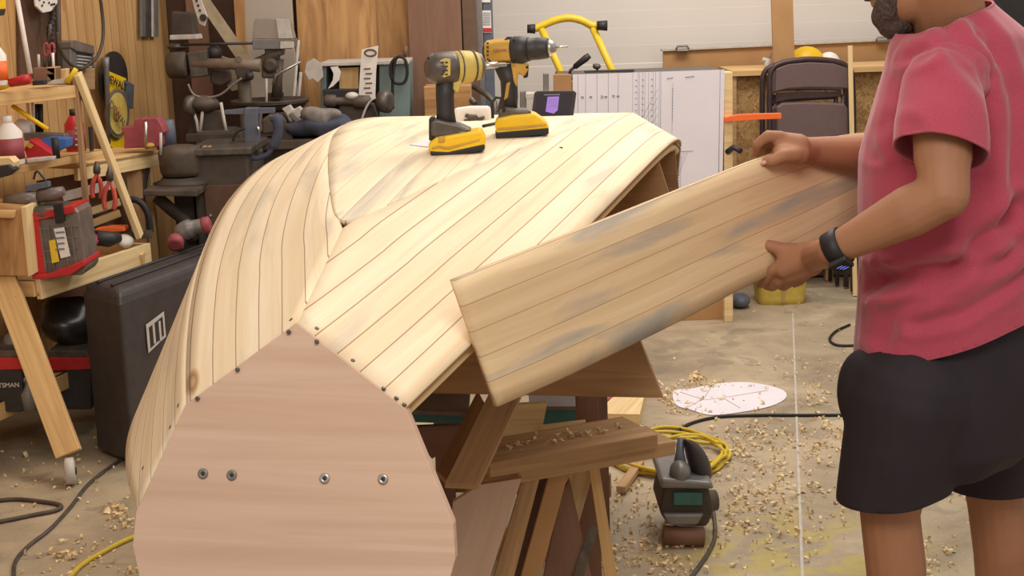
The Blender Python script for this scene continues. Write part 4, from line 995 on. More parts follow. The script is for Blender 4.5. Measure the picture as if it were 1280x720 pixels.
# folding chairs: two leaning one on the other
def rr(x0, y0, x1, y1, r, n=5):
    out = []
    for cx, cy, a0 in ((x1-r, y0+r, -90), (x1-r, y1-r, 0), (x0+r, y1-r, 90), (x0+r, y0+r, 180)):
        for k in range(n+1): t = math.radians(a0+90*k/n); out.append((cx+r*math.cos(t), cy+r*math.sin(t)))
    return out
def folding_chair(dx, dy, Yc, label):
    c = thing('folding_chair', label, 'folding chair', Vector((W(1010+dx, 300, Yc).x, Yc, 0)), None)
    A = lambda l: [(x+dx, y+dy) for x, y in l]
    yb = W(970+dx, 330, Yc); zz_ = 0.0
    path = [Vector((W(964+dx, 200, Yc).x, Yc-.05, .01))]+[W(x, y, Yc) for x, y in A([(962, 165), (962, 110), (963, 92), (970, 82), (985, 77), (1012, 74), (1040, 76), (1056, 81), (1064, 90), (1066, 110), (1067, 165)])]+[Vector((W(1066+dx, 200, Yc).x, Yc-.05, .01))]
    MB().tube(bez(path, 4), .014, 10).build('tube_frame', MT['chairf'], c)
    MB().slab(A([(970, 86), (985, 80), (1012, 77.5), (1042, 79), (1060, 85), (1061, 111), (1040, 110), (1010, 109.5), (985, 111), (969, 115)]), Yc-.012, .022).build('backrest', MT['chair'], c, .006)
    MB().slab(A([(971, 134), (978, 129), (1000, 128), (1035, 128.5), (1056, 130), (1060, 136), (1062, 215), (972, 217)]), Yc-.02, .035).build('seat', MT['chair'], c, .008)
    MB().slab(A([(970, 116), (1052, 114), (1052, 121), (990, 124), (970, 128)]), Yc+.006, .01).build('cross_plate', MT['chairf'], c, .003)
    for s in (974, 1054): MB().tube([W(s+dx, 118, Yc+.02), Vector((W(s+dx, 300, Yc).x, Yc+.12, .01))], .011, 8).build('leg', MT['chairf'], c)
    MB().tube([Vector((W(974+dx, 300, Yc).x, Yc+.10, .12)), Vector((W(1054+dx, 300, Yc).x, Yc+.10, .12))], .009, 8).build('stretcher', MT['chairf'], c)
    return c
folding_chair(0, 0, 7.18, 'front brown folding chair, folded flat with its rounded back up')
folding_chair(-9, 3, 7.30, 'rear brown folding chair showing only its left tube and edge')
sk = MB().board(W(1062.5, 57, 7.1), Vector((W(1067, 300, 7.1).x, 7.05, .005)), .022, .012, X).build('thin_stick', MT['pine2'], None, .001)
tag(sk, 'thin pale wooden stick standing in front of the right chair tube', 'stick')
# yellow hat and white cloth behind the chairs
hh = MB(); c = W(1008, 74, 7.6); c.z = zb+.003
hh.ell(c+Z*.0, (.105, .07, .105)); hh.ell(c+Vector((-.02, -.05, -.0)), (.05, .05, .008))
tag(hh.build('yellow_hard_hat', MT['yel']), 'yellow hat lying on the bench top behind the folding chairs', 'hat')
rg = MB(); c = W(1036, 73, 7.6); c.z = zb+.015; rg.ell(c, (.06, .05, .06)); rg.ell(c+Vector((-.04, 0, .0)), (.03, .04, .018)); tag(rg.build('white_cloth', MT['white']), 'small white cloth beside the yellow hat', 'cloth')
fc = thing('spray_nozzle', 'small pale metal fitting on the bench left of the tall board', 'fitting', W(957, 84, 7.5))
MB().tube([W(953, 74, 7.5), W(962, 77, 7.5)], .012, 8).build('nozzle', MT['lgrey'], fc); MB().tube([W(960, 73, 7.5), W(959, 80, 7.5), W(960, 88, 7.5)], .016, 8).build('fitting_body', MT['lgrey'], fc); MB().tube([W(964, 66, 7.51), W(962, 76, 7.51)], .005, 6).build('wire_hook', MT['grey'], fc)
# orange bar clamp end
oc = MB(); oc.slab([(906, 147), (922, 143.5), (940, 142.5), (977, 141.5), (977, 148.5), (950, 149.5), (906, 152.5)], 6.57, .03)
oc = oc.build('orange_clamp', MT['orange'], None, .002); tag(oc, 'bright orange clamp bar sticking out right of the plan sheet', 'clamp')
rk_ = MB().tube([W(909, 190, 6.60), W(917, 184, 6.57), W(926, 189, 6.54)], .014, 8).build('wing_nut', MT['dark']); tag(rk_, 'small dark knob beside the lower edge of the plan sheet', 'knob')
# dark cabinet at far right
dc = thing('dark_cabinet', 'dark charcoal cabinet at the far right edge above the man', 'cabinet', Vector((W(1290, 0, 7.1).x+.2, 6.7, 0)))
xq = W(1232, 0, 6.4).x
MB().box((xq+.45, 6.65, 1.05), (.9, .5, 2.1)).build('cabinet_body', MT['bluegrey'], dc, .01); MB().box((xq+.45, 6.39, 1.05), (.86, .02, 2.04)).build('door', MT['dark'], dc, .004)
# ------------------------------------------------------------------ back left: tall sheets standing against the wall
def S(px, Y, t, n, m_, par=None, bv=.002): return MB().slab(px, Y, t).build(n, MT[m_], par, bv)
def zfloor(px, Y): return W(px, 300, Y).x
def sheet(n, l, r, ytop, Y, t, m_, label, cat, lean=.0):
    """rectangular board standing on the floor, seen between columns l and r (at y=60)"""
    a_, b2 = W(l, 60, Y), W(r, 60, Y); zt = W(l, ytop, Y).z
    o = MB().prism([Vector((a_.x, Y, zt)), Vector((b2.x, Y, zt)), Vector((b2.x, Y-lean, .005)), Vector((a_.x, Y-lean, .005))], (0, t, 0)).build(n, MT[m_], None, .002)
    return tag(o, label, cat)
sheet('plywood_sheet', 374, 472, -90, 7.15, .02, 'ply', 'tall tan plywood sheet with wild grain behind the machines', 'plywood sheet', .1)
sheet('plywood_sheet', 468, 520, -90, 7.19, .02, 'ply', 'narrow tan plywood sheet left of the brown board', 'plywood sheet', .06)
sheet('brown_board', 512, 578, -90, 7.10, .02, 'plyd', 'tall reddish brown board standing left of the door jamb', 'board', .1)
sheet('pale_door', 308, 368, -90, 7.1, .04, 'pale', 'tall pale grey door leaf behind the outboard motor', 'door leaf', .02)
sheet('pine_post', 296, 308, -90, 7.06, .05, 'ply', 'upright timber post left of the pale door leaf', 'post')
sheet('brown_board', 236, 262, -90, 7.12, .03, 'plyd', 'dark brown upright board behind the hanging tools', 'board')
ax_ = [(346, 120, 7.0, 373, 50), (352, 125, 7.05, 376, 90)]
for k, (x0, y0, Y_, x1, y1) in enumerate(ax_):
    tag(MB().tube([Vector((W(x0, y0+30, Y_).x-.06, Y_-.05, .01)), W(x1, y1, Y_)], .008, 8).build('metal_rod', MT['lgrey']), ['longer pale metal rod leaning beside the outboard motor', 'shorter pale metal rod leaning beside the outboard motor'][k], 'rod')
# long dark machine bench
BY = 6.21
mb2 = thing('machine_bench', 'long dark dusty bench carrying the vises and clamps behind the hull', 'bench', Vector((W(350, 200, BY).x, BY, 0)))
zt = W(330, 176, BY).z; xl, xr2 = W(248, 176, BY).x, W(560, 176, BY).x
MB().box(((xl+xr2)/2, BY+.24, zt-.02), (xr2-xl, .48, .04)).build('bench_top', MT['iron'], mb2, .004)
MB().box(((xl+xr2)/2, BY+.08, zt-.11), (xr2-xl-.06, .03, .14)).build('apron', MT['dkbr'], mb2, .003)
MB().box(((xl+xr2)/2, BY+.30, zt/2-.03), (xr2-xl-.2, .25, zt-.1)).build('cupboard', MT['brown'], mb2, .004)
for x in (xl+.05, xr2-.05): MB().box((x, BY+.08, zt/2-.02), (.07, .07, zt-.04), (X, Yv, Z)).build('leg', MT['dkbr'], mb2, .003)
# machine cabinet in front with a cast table
CY = 5.81
mc = thing('machine_cabinet', 'dark steel machine cabinet with a cast top at the left end of the bench', 'cabinet', Vector((W(285, 260, CY).x, CY, 0)))
xa2, xb2 = W(243, 240, CY).x, W(312, 240, CY).x; zc = W(280, 193, CY).z
MB().box(((xa2+xb2)/2, CY+.2, zc/2), (xb2-xa2, .40, zc)).build('cabinet_body', MT['dkbr'], mc, .008)
MB().box(((xa2+xb2)/2+.01, CY-.004, zc*.62), ((xb2-xa2)*.72, .012, zc*.5)).build('door', MT['brown'], mc, .003)
MB().ell((xa2+.06, CY-.012, zc*.74), (.008, .01, .008)).build('knob', MT['grey'], mc)
MB().box(((xa2+xb2)/2, CY+.2, zc+.012), (xb2-xa2+.04, .44, .03)).build('cast_table', MT['dsteel'], mc, .006)
for i, x in enumerate((250, 256, 262)): MB().box(W(x, 187, CY+.06), (.012, .04, .03)).build('stop', MT['pine3' if i else 'dark'], mc, .002)
# motor pot to the left of it
pm = thing('dust_motor', 'round dark dusty motor housing on a flanged base left of the cabinet', 'motor', W(222, 245, 5.76))
c = W(222, 222, 5.76); c2_ = Vector((c.x, c.y+.08, 0))
zq = lambda y, Y_=5.76: W(222, y, Y_).z
MB().lathe((c.x, c.y+.08, zq(222)), Z, [(0, .078), (.02, .085), (.09, .088), (.115, .080), (.122, .05)], 28).build('housing', MT['iron'], pm)
MB().lathe((c.x, c.y+.08, zq(243)), Z, [(0, .10), (.03, .11), (.04, .118), (.05, .09), (.062, .08)], 28).build('flange', MT['dkbr'], pm)
MB().slab([(178, 238), (246, 238), (246, 246), (178, 245)], 5.62, .34).build('shelf_plate', MT['iron'], pm, .004)
MB().tube([W(196, 246, 5.76), W(214, 262, 5.78), W(232, 276, 5.8), W(242, 300, 5.81)], .025, 8).build('bracket', MT['dkbr'], pm)
st_ = MB().box((c.x, c.y+.12, zq(246)/2), (.08, .08, zq(246)), (X, Yv, Z)).build('stand_leg', MT['dkbr'], pm, .003)
# bench vise / grinder pedestal on the cabinet
bv_ = thing('bench_grinder', 'dusty old grinder head on a splayed iron stand on the bench', 'grinder', W(265, 172, 6.25))
Yg = 6.28
MB().ell(W(254, 130, Yg), (.07, .06, .038)).build('housing', MT['iron'], bv_)
MB().lathe(W(236, 132, Yg-.02), (1, -.5, 0), [(0, .02), (.004, .045), (.03, .045), (.034, .02)], 22).build('wheel_guard', MT['dsteel'], bv_)
MB().slab([(240, 140), (276, 138), (284, 166), (234, 168)], Yg, .05).build('stand', MT['dkbr'], bv_, .008)
for p_ in ([(276, 128), (280, 150), (283, 166)], [(253, 138), (252, 150), (250, 166)], [(242, 140), (246, 152), (248, 168)]): MB().tube([W(x, y, Yg-.03) for x, y in p_], .007, 6).build('stay', MT['lgrey'], bv_)
MB().tube(bez([W(x, y, Yg-.02) for x, y in [(235, 105), (242, 118), (258, 122), (276, 118), (292, 105), (302, 98)]], 5), .005, 6).build('cable', MT['grey'], bv_)
MB().slab([(246, 164), (286, 163), (287, 169), (246, 170)], Yg-.04, .2).build('base_plate', MT['dsteel'], bv_, .003)
MB().slab([(232, 168), (300, 166), (302, 176), (232, 178)], Yg-.06, .3).build('riser', MT['dkbr'], bv_, .003)
# big bar clamp, blue grey
bc = thing('bar_clamp', 'blue grey wood vise frame with a horizontal bar standing on the bench', 'clamp', W(315, 190, 5.98))
Yc_ = 6.02
S([(280, 138), (312, 135), (343, 135), (343, 141), (320, 143), (280, 143)], Yc_, .03, 'bar', 'bluegrey', bc)
S([(305, 135), (322, 135), (323, 183), (326, 190), (306, 190), (305, 160)], Yc_-.01, .06, 'jaw', 'bluegrey', bc, .004)
S([(306, 186), (324, 183), (324, 192), (306, 194)], Yc_-.03, .08, 'screw_block', 'dsteel', bc, .003)
MB().tube(bez([W(x, y, Yc_-.03) for x, y in [(291, 176), (295, 166), (306, 160)]], 4), .006, 6).build('handle', MT['dark'], bc)
MB().tube([W(322, 158, Yc_-.02), W(324, 165, Yc_-.02)], .006, 6).build('pin', MT['steel'], bc)
ho = bez([W(x, y, Yc_-.12) for x, y in [(342, 146), (347, 152), (347, 168), (341, 183), (334, 193), (320, 198), (308, 195), (300, 190)]], 5)
tag(MB().tube(ho, [.022]*8+[.02]*8+[.010]*(len(ho)-16), 10).build('blue_hose', MT['denim']), 'dark blue hose drooping beside the blue grey vise frame', 'hose')
# clutter heap on the bench
WH = MB(); wc_ = W(338, 128, 6.62)
tor = [wc_+Vector((.17*math.cos(t), .17*math.sin(t), .0)) for t in np.linspace(0, 2*math.pi, 30)]
wh = thing('round_pan', 'shallow dark round pan lying on a pedestal below the outboard motor', 'pan', wc_)
MB().lathe(wc_+Z*-.035, Z, [(0, .12), (.01, .15), (.045, .18), (.05, .178), (.03, .14)], 32).build('pan_body', MT['iron'], wh)
MB().tube(tor, .006, 6).build('rim', MT['dark'], wh)
MB().lathe(Vector((wc_.x, wc_.y, W(338, 178, 6.62).z)), Z, [(0, .09), (.02, .05), (.14, .04)], 16).build('pedestal', MT['dkbr'], wh)
def clut(n, m_, px, Y_, t, label, cat, bv=.004): return tag(S(px, Y_, t, n, m_, None, bv), label, cat)
clut('metal_bracket', 'lgrey', [(352, 136), (362, 131), (366, 137), (374, 133), (380, 140), (372, 150), (362, 152), (358, 143)], 6.32, .04, 'pale cut metal bracket on top of the clutter heap', 'bracket')
clut('metal_bracket', 'grey', [(360, 143), (366, 140), (378, 152), (373, 157)], 6.29, .03, 'small dark-edged metal bracket below the pale one on the heap', 'bracket')
clut('grease_box', 'dkbr', [(344, 156), (364, 155), (366, 174), (345, 175)], 6.26, .12, 'dusty dark tin standing on the bench right of the blue hose', 'tin')
clut('cast_part', 'dsteel', [(326, 150), (336, 143), (352, 142), (360, 152), (356, 168), (328, 168)], 6.32, .09, 'dark cast machine part behind the blue hose', 'machine part', .01)
def heap(n, m_, c_, rr_, label, cat, seed):
    mb = MB(); mb.ell(c_, rr_, None, 24, 14); rnd = random.Random(seed); k1, k2 = rnd.uniform(20, 40), rnd.uniform(20, 40)
    for v in mb.bm.verts:
        d = (v.co-c_); v.co += d.normalized()*(.012*math.sin(v.co.x*k1*1.5+v.co.z*k2)+.008*math.sin(v.co.z*k1*2+v.co.y*30))
    return tag(mb.build(n, MT[m_], None, 0, True), label, cat)
heap('grey_rag', 'ragg', W(402, 146, 6.25), (.085, .06, .045), 'crumpled grey rag on top of the dark jacket', 'rag', 3)
heap('dark_jacket', 'denim', W(404, 158, 6.29), (.15, .10, .055), 'dark blue jacket heaped on the bench behind the hull', 'jacket', 5)
heap('dark_bag', 'iron', W(378, 162, 6.4), (.12, .09, .05), 'dusty dark bag under the metal brackets', 'bag', 8)
# outboard motor on its stand
om = thing('outboard_motor', 'old outboard motor with a grey boxy cowl clamped behind the bench', 'outboard motor', Vector((W(338, 200, 6.74).x, 6.74, 0)))
Yo = 6.7
def cowlring(y, x0, x1, d_): 
    z_ = W(340, y, Yo); return [W(x0, y, Yo)*1.0, W(x1, y, Yo)*1.0, W(x1-2, y, Yo)+Vector((0, d_, 0)), W(x0+3, y, Yo)+Vector((0, d_, 0))]
MB().loft([cowlring(49, 315.5, 366, .16), cowlring(47, 315.5, 366, .16), cowlring(30, 317, 362, .15), cowlring(24, 318.5, 359, .14), cowlring(22.5, 322, 356, .13)]).build('cowl', MT['cowl'], om, .004, smooth=False)
MB().slab([(345, 23.5), (361, 24), (365.5, 48), (348, 48.5)], Yo-.006, .01).build('front_grille', MT['lgrey'], om, .001)
S([(315, 49), (366, 49), (365, 61), (316, 62)], Yo-.003, .165, 'cowl_base', 'grey', om, .003)
S([(350, 52), (367, 52), (367, 60), (350, 61)], Yo-.012, .02, 'badge_strip', 'lgrey', om, .002)
S([(330, 61), (353, 61), (352, 70), (332, 70)], Yo+.02, .10, 'neck', 'dsteel', om, .006)
MB().tube(bez([W(x, y, Yo+.04) for x, y in [(348, 68), (336, 72), (322, 78), (306, 80)]], 4), [.03]*5+[.024]*4+[.02]*4, 10).build('tiller_arm', MT['iron'], om)
MB().lathe(W(337, 82, Yo-.02), (0, 1, 0), [(0, .02), (.01, .035), (.1, .035)], 16).build('steering_bracket', MT['iron'], om)
S([(326, 78), (342, 76), (350, 92), (340, 98), (327, 98)], Yo, .08, 'clamp_bracket', 'dsteel', om, .008)
MB().tube([W(341, 106, Yo-.04), W(345, 94, Yo-.04), W(352, 90, Yo-.04), W(376, 77, Yo-.06)], [.008, .008, .007, .005], 8).build('clamp_screw', MT['steel'], om)
MB().tube([W(347, 74, Yo+.05), W(347, 100, Yo+.05), W(346, 122, Yo+.05)], [.03, .022, .026], 12).build('drive_leg', MT['iron'], om)
MB().tube([W(333, 98, Yo), W(333, 140, Yo)], .006, 8).build('stay_rod', MT['lgrey'], om)
MB().box((W(340, 150, Yo).x, Yo+.12, W(340, 118, Yo).z/2), (.08, .06, W(340, 118, Yo).z), (X, Yv, Z)).build('stand', MT['dkbr'], om, .003)
# horizontal dark boring rod, brown arm and round motor: an old radial drill
rd = thing('radial_drill', 'old brown radial drill with a round motor and a long level arm', 'drill press', Vector((W(305, 200, 6.55).x, 6.55, 0)))
Yr = 6.51
MB().tube([W(240, 80, Yr), W(300, 80, Yr), W(326, 82, Yr)], [.024, .026, .03], 14).build('arm', MT['armbr'], rd)
MB().tube([W(225, 56, Yr+.03), W(316, 54, Yr+.03)], .006, 8).build('guide_rod', MT['dark'], rd)
MB().lathe(W(209, 82, Yr), (1, 0, 0), [(0, .04), (.01, .058), (.08, .060), (.09, .05)], 24).build('motor', MT['iron'], rd)
S([(233, 66), (258, 62), (260, 95), (238, 98)], Yr-.02, .12, 'gear_box', 'dsteel', rd, .006)
MB().lathe(W(298, 74, Yr-.03), (0, 1, 0), [(0, .014), (.02, .014)], 12).build('lock_knob', MT['armbr'], rd)
S([(292, 78), (310, 78), (314, 98), (300, 102), (294, 92)], Yr-.02, .07, 'column_clamp', 'dkbr', rd, .008)
MB().tube([Vector((W(305, 100, Yr+.03).x, Yr+.03, W(305, 84, Yr).z)), Vector((W(305, 100, Yr+.03).x, Yr+.03, .02))], .030, 14).build('column', MT['iron'], rd)
MB().ell(W(312, 95, Yr-.05), (.02, .02, .02)).build('crank_knob', MT['dark'], rd)
S([(214, 14), (240, 16), (244, 48), (212, 50)], Yr+.1, .10, 'belt_housing', 'dkbr', rd, .008)
MB().ell(W(222, 58, Yr+.1), (.05, .05, .02)).build('pulley', MT['dsteel'], rd)
S([(212, 44), (244, 43), (246, 49), (212, 50)], Yr+.06, .14, 'tray', 'lgrey', rd, .003)
MB().ell(W(268, 66, Yr+.05), (.035, .035, .035)).build('chuck', MT['dark'], rd)
S([(262, 84), (286, 88), (288, 102), (276, 108), (262, 104)], Yr+.06, .08, 'lower_head', 'iron', rd, .01)
# chainsaw-like pale bar, leaning stick, yellowish fan of masking paper, hanging belts
ch = thing('perforated_bar', 'pale perforated metal bar hanging slantwise above the radial drill', 'metal bar', W(250, 15, 6.4))
S([(238, -8), (248, -10), (259, 20), (256, 33), (249, 30), (243, 12)], 6.4, .015, 'bar', 'lgrey', ch, .003)
for y in (-1, 5, 11): MB().lathe(W(246+y*.35, y+2, 6.39), (0, -1, 0), [(0, .006), (.002, .006)], 10).build('hole', MT['dark'], ch)
MB().lathe(W(254, 22, 6.39), (0, -1, 0), [(0, .016), (.01, .014)], 12).build('bolt', MT['dark'], ch)
tag(MB().board(W(250, -6, 6.85), W(308, 78, 6.74), .055, .02, X).build('slanting_board', MT['canvas']), 'greyish board slanting down from the ceiling side to the radial drill', 'board')
fn = S([(277, 70), (290, 74), (303, 82), (305, 98), (298, 112), (290, 114), (283, 106), (290, 98), (284, 88), (277, 76)], 6.62, .01, 'tmp', 'canvas', None, .001); fn.name = 'canvas_flap'
tag(fn, 'crumpled beige canvas flap hanging behind the level arm', 'canvas')
# tools on teal cabinet and grinder in the middle
tc_ = thing('teal_machine', 'dusty teal metal tool cabinet with open front behind the hull', 'cabinet', Vector((W(455, 200, 6.77).x, 6.77, 0)))
Yt = 6.74
S([(401, 78), (511, 75), (511, 80), (401, 83)], Yt-.02, .30, 'cabinet_top', 'lgrey', tc_, .003)
S([(474, 80), (512, 78), (512, 152), (474, 153)], Yt, .28, 'side_wall', 'teal', tc_, .003)
S([(401, 82), (408, 82), (408, 152), (401, 152)], Yt, .28, 'side_wall', 'teal', tc_, .003)
S([(408, 82), (474, 80), (474, 152), (408, 152)], Yt+.25, .02, 'back_wall', 'dsteel', tc_, .001)
MB().box((W(456, 200, Yt).x, Yt+.16, W(456, 152, Yt).z/2), (.36, .26, W(456, 152, Yt).z)).build('base', MT['dkbr'], tc_, .004)
S([(403, 112), (448, 112), (446, 126), (406, 126)], Yt-.06, .08, 'drawer', 'dark', tc_, .003)
bxx = S([(424, 85), (448, 84), (448, 111), (424, 112)], Yt+.02, .12, 'tmp', 'pine', None, .002); bxx.name = 'wooden_box'; tag(bxx, 'light wooden box inside the teal cabinet', 'box')
rl = thing('paper_roll', 'white tattered paper strip with printing draped on the teal cabinet', 'paper', W(460, 125, Yt-.1))
S([(452, 62), (473, 57), (470, 90), (469, 124), (448, 126), (450, 90)], Yt-.10, .006, 'strip', 'white', rl, .001)
MB().tube(bez([W(463+7*math.cos(t), 66+4*math.sin(t), Yt-.103) for t in np.linspace(0, 6.28, 12)], 2), .004, 5).build('printed_ring', MT['jamb'], rl)
for k in range(6): MB().box(W(459+(k % 2)*2, 86+k*6, Yt-.102), (.03, .002, .006)).build('printed_mark', MT['jamb'], rl)
fl_ = S([(383, 78), (392, 73), (402, 80), (404, 96), (397, 103), (391, 98), (386, 100), (381, 90)], Yt-.05, .01, 'tmp', 'lgrey', None, .001); fl_.name = 'torn_paper'; tag(fl_, 'torn greyish paper stuck on the plywood left of the teal cabinet', 'paper')
cr_ = MB().slab([(413, 84), (422, 83), (426, 90), (424, 100), (416, 108), (410, 111), (416, 100), (417, 92)], Yt-.04, .01).build('torn_paper', MT['white']); tag(cr_, 'curved scrap of white paper on the front of the teal cabinet', 'paper')
tag(MB().tube(bez([W(x, y, Yt-.06) for x, y in [(495, 72), (489, 80), (489, 96), (495, 104), (505, 103), (509, 92), (507, 76), (500, 71), (494, 76), (491, 100), (491, 136)]], 4), .007, 6).build('cable_loop', MT['black']), 'black cable hanging in a loop on the side of the teal cabinet', 'cable')
sc_ = thing('screwdriver', 'small tool with a dark red handle standing above the cable loop', 'screwdriver', W(506, 75, Yt-.03))
MB().tube([W(507, 58, Yt-.02), W(506, 71, Yt-.02)], .009, 8).build('handle', MT['plyd'], sc_); MB().tube([W(506, 71, Yt-.02), W(506, 82, Yt-.02)], .003, 6).build('blade', MT['steel'], sc_)
gr_ = thing('bench_grinder', 'small dusty bench grinder with a round wheel in front of the teal cabinet', 'grinder', W(470, 152, 6.47))
Yq = 6.43
MB().lathe(W(405, 126, Yq), W(470, 128, Yq)-W(405, 126, Yq), [(0, .02), (.01, .028), (.05, .028), (.055, .018), (.13, .018), (.14, .03), (.2, .03), (.21, .015)], 18).build('spindle_housing', MT['iron'], gr_)
MB().lathe(W(476, 127, Yq-.02), (1, -.5, 0), [(0, .045), (.02, .05), (.04, .05), (.05, .03)], 26).build('wheel', MT['dsteel'], gr_)
S([(425, 130), (466, 130), (474, 156), (418, 156)], Yq, .08, 'stand', 'dkbr', gr_, .006)
MB().tube(bez([W(x, y, Yq-.05) for x, y in [(452, 150), (458, 134), (466, 124), (476, 122)]], 4), .005, 6).build('cable', MT['lgrey'], gr_)
MB().ell(W(440, 120, Yq), (.03, .03, .018)).build('cap', MT['lgrey'], gr_)
tag(MB().tube([W(568, 102, 7.01), W(575, 108, 6.9), W(594, 130, 6.7)], .013, 10).build('bent_tube', MT['dsteel']), 'grey tube handle behind the impact driver', 'handle')
tag(MB().tube([W(592, 108, 6.9), W(608, 118, 6.85), W(618, 128, 6.81), W(620, 168, 6.77)], .014, 10).build('bent_tube', MT['dsteel']), 'grey bent tube handle behind the drill', 'handle')
cw = MB().box((W(560, 110, 6.84).x, 6.84, W(560, 106, 6.84).z/2), (.22, .2, W(560, 106, 6.84).z), (X, Yv, Z)).build('wooden_crate', MT['ply'], None, .004); tag(cw, 'tan wooden crate behind the impact driver', 'crate')

# ------------------------------------------------------------------ left: wooden tool rack
rk = thing('tool_rack', 'pine tool rack with leaning legs, shelves and a front tray', 'shelf rack', Vector((-1.75, 5.09, 0)))
YA = 4.82  # near end
def P2(px, py, Y): return W(px, py, Y)
def beam(a_, b2, w_, t_, m_='pine', n='rail', side=None): return MB().board(a_, b2, w_, t_, side if side is not None else Z).build(n, MT[m_], rk, .002)
# the tray: front edge runs from near corner to far corner
n0, n1 = P2(48, 361, YA), P2(186, 312, 5.48); n1.z = n0.z; inn = Z.cross((n1-n0).normalized()); inn = inn if inn.x < 0 else -inn
W_T = .34
beam(n0, n1, .075, .02, 'pine2', 'tray_edge')
beam(n0+inn*.012, n0+inn*W_T, .055, .02, 'pine', 'tray_end'); beam(n1+inn*.012, n1+inn*W_T, .07, .02, 'pine', 'tray_end')
MB().prism([n0-Z*.025, n1-Z*.025, n1+inn*W_T-Z*.025, n0+inn*W_T-Z*.025], Z*.012).build('tray_floor', MT['pine3'], rk)
# near leg (broad face) and far leg (edge on)
lt_, lb_ = P2(5, 350, YA-.02), P2(84, 545, YA-.25); lb_.z = .10
ld = (lb_-lt_)
MB().board(lt_-ld*.03, lb_, .085, .03, X).build('leg', MT['pine'], rk, .003)
for x, y in ((8, 372), (20, 371), (22, 403)): MB().ell(P2(x, y, YA-.055), (.004, .003, .004)).build('screw', MT['dark'], rk)
ft, fb = P2(97, 92, 5.26), P2(175, 296, 5.42)
MB().board(ft, fb, .020, .05, X).build('leg', MT['pine2'], rk, .003)
MB().board(fb+Z*-.06, Vector((fb.x-.02, fb.y+.1, .0)), .02, .05, X).build('leg', MT['pine'], rk, .003)
MB().board(P2(97, 92, 5.26)+inn*.01, P2(97, 92, 5.26)+inn*.02-Z*.9, .018, .03, X).build('post', MT['pine3'], rk, .003)
# top shelf
def shelf(pa, Ya_, pb, Yb_, dep, lip, n='shelf', m_='pine'):
    a_, b2 = P2(*pa, Ya_), P2(*pb, Yb_); b2.z = a_.z; q_ = Z.cross((b2-a_).normalized()); q_ = q_ if q_.x < 0 else -q_
    MB().prism([a_, b2, b2+q_*dep, a_+q_*dep], Z*-.018).build(n, MT[m_], rk, .002)
    if lip: MB().board(a_-Z*(lip/2)-q_*-.008, b2-Z*(lip/2)-q_*-.008, lip, .018, Z).build('shelf_edge', MT[m_], rk, .002)
    return a_, b2, q_
tA, tB, tq = shelf((-30, 119), 4.82, (96, 106), 5.26, .30, .045)
mA, mB_, mq = shelf((-30, 216), 4.82, (136, 189), 5.48, .32, .028)
lA, lB_, lq = shelf((-30, 518), 4.59, (118, 505), 5.26, .34, .06)
# lower pale slats behind the pliers
beam(P2(60, 282, 5.65), P2(150, 252, 5.81), .03, .015, 'pine2', 'slat'); beam(P2(60, 300, 5.65), P2(150, 266, 5.81), .03, .015, 'pine', 'slat')
# wheel
for p_ in (lb_,):
    wq = MB().lathe(Vector((p_.x-.01, p_.y-.03, .05)), (1, .25, 0), [(0, .03), (.004, .045), (.03, .045), (.034, .03)], 20).build('caster_wheel', MT['lgrey'], rk)
    MB().lathe(Vector((p_.x+.024, p_.y-.025, .05)), (1, .25, 0), [(0, .014), (.004, .012)], 12).build('hub', MT['dark'], wq)
# plywood side box on the tray
pbx = MB().slab([(-30, 258), (28, 262), (37, 345), (-30, 344)], YA-.05, .2).build('plywood_box', MT['ply'], None, .002)
tag(pbx, 'open plywood box at the left end of the rack tray', 'box')
MB().slab([(26, 259), (32, 259), (40, 344), (35, 346)], YA-.055, .21).build('edge_strip', MT['pine2'], pbx, .001)
MB().slab([(-30, 262), (17, 264), (16, 273), (-30, 271)], YA-.08, .03).build('cleat', MT['pine'], pbx, .002)
# red and clear organizer canister
og = thing('parts_organizer', 'red and smoky clear parts organizer with black latch on the tray', 'organizer', P2(72, 345, YA))
YO2 = YA+.02
S([(33, 268), (92, 258), (98, 265), (108, 336), (103, 344), (44, 346)], YO2, .16, 'body', 'smoke', og, .006)
S([(33, 272), (48, 270), (58, 342), (44, 345)], YO2-.008, .17, 'red_frame', 'red', og, .003)
S([(32, 268), (92, 257), (93, 266), (35, 278)], YO2-.010, .18, 'red_band', 'red', og, .003)
S([(40, 344), (58, 343), (104, 326), (106, 332), (88, 344), (52, 349), (40, 349)], YO2-.03, .2, 'red_base', 'red', og, .003)
MB().lathe(P2(62, 265, YO2+.08), Z, [(-.012, .088), (0, .092), (.018, .090), (.028, .075), (.03, .03)], 28).build('lid', MT['dsteel'], og)
S([(66, 256), (77, 254), (80, 277), (69, 280)], YO2-.022, .02, 'latch', 'black', og, .003)
for x in (50, 60, 78, 88): MB().board(P2(x, 282+(60-x)*.1, YO2-.005), P2(x+8, 338+(60-x)*.1, YO2-.005), .006, .006, X).build('rib', MT['smoke'], og, .001)
for k in range(4): MB().slab([(50, 286+k*14), (98, 281+k*14), (98, 282.5+k*14), (50, 287.5+k*14)], YO2-.003, .004).build('rib', MT['grey'], og)
lbp = S([(67, 286), (80, 284), (88, 320), (76, 323)], YO2-.012, .002, 'label_sheet', 'white', og, 0)
S([(61, 301), (69, 299), (74, 327), (65, 329)], YO2-.012, .002, 'yellow_label', 'yelpaint', og, 0)
for k in range(4): S([(69, 290+k*7), (80, 289+k*7), (81, 291+k*7), (70, 292+k*7)], YO2-.014, .002, 'print_line', 'ink', lbp, 0)
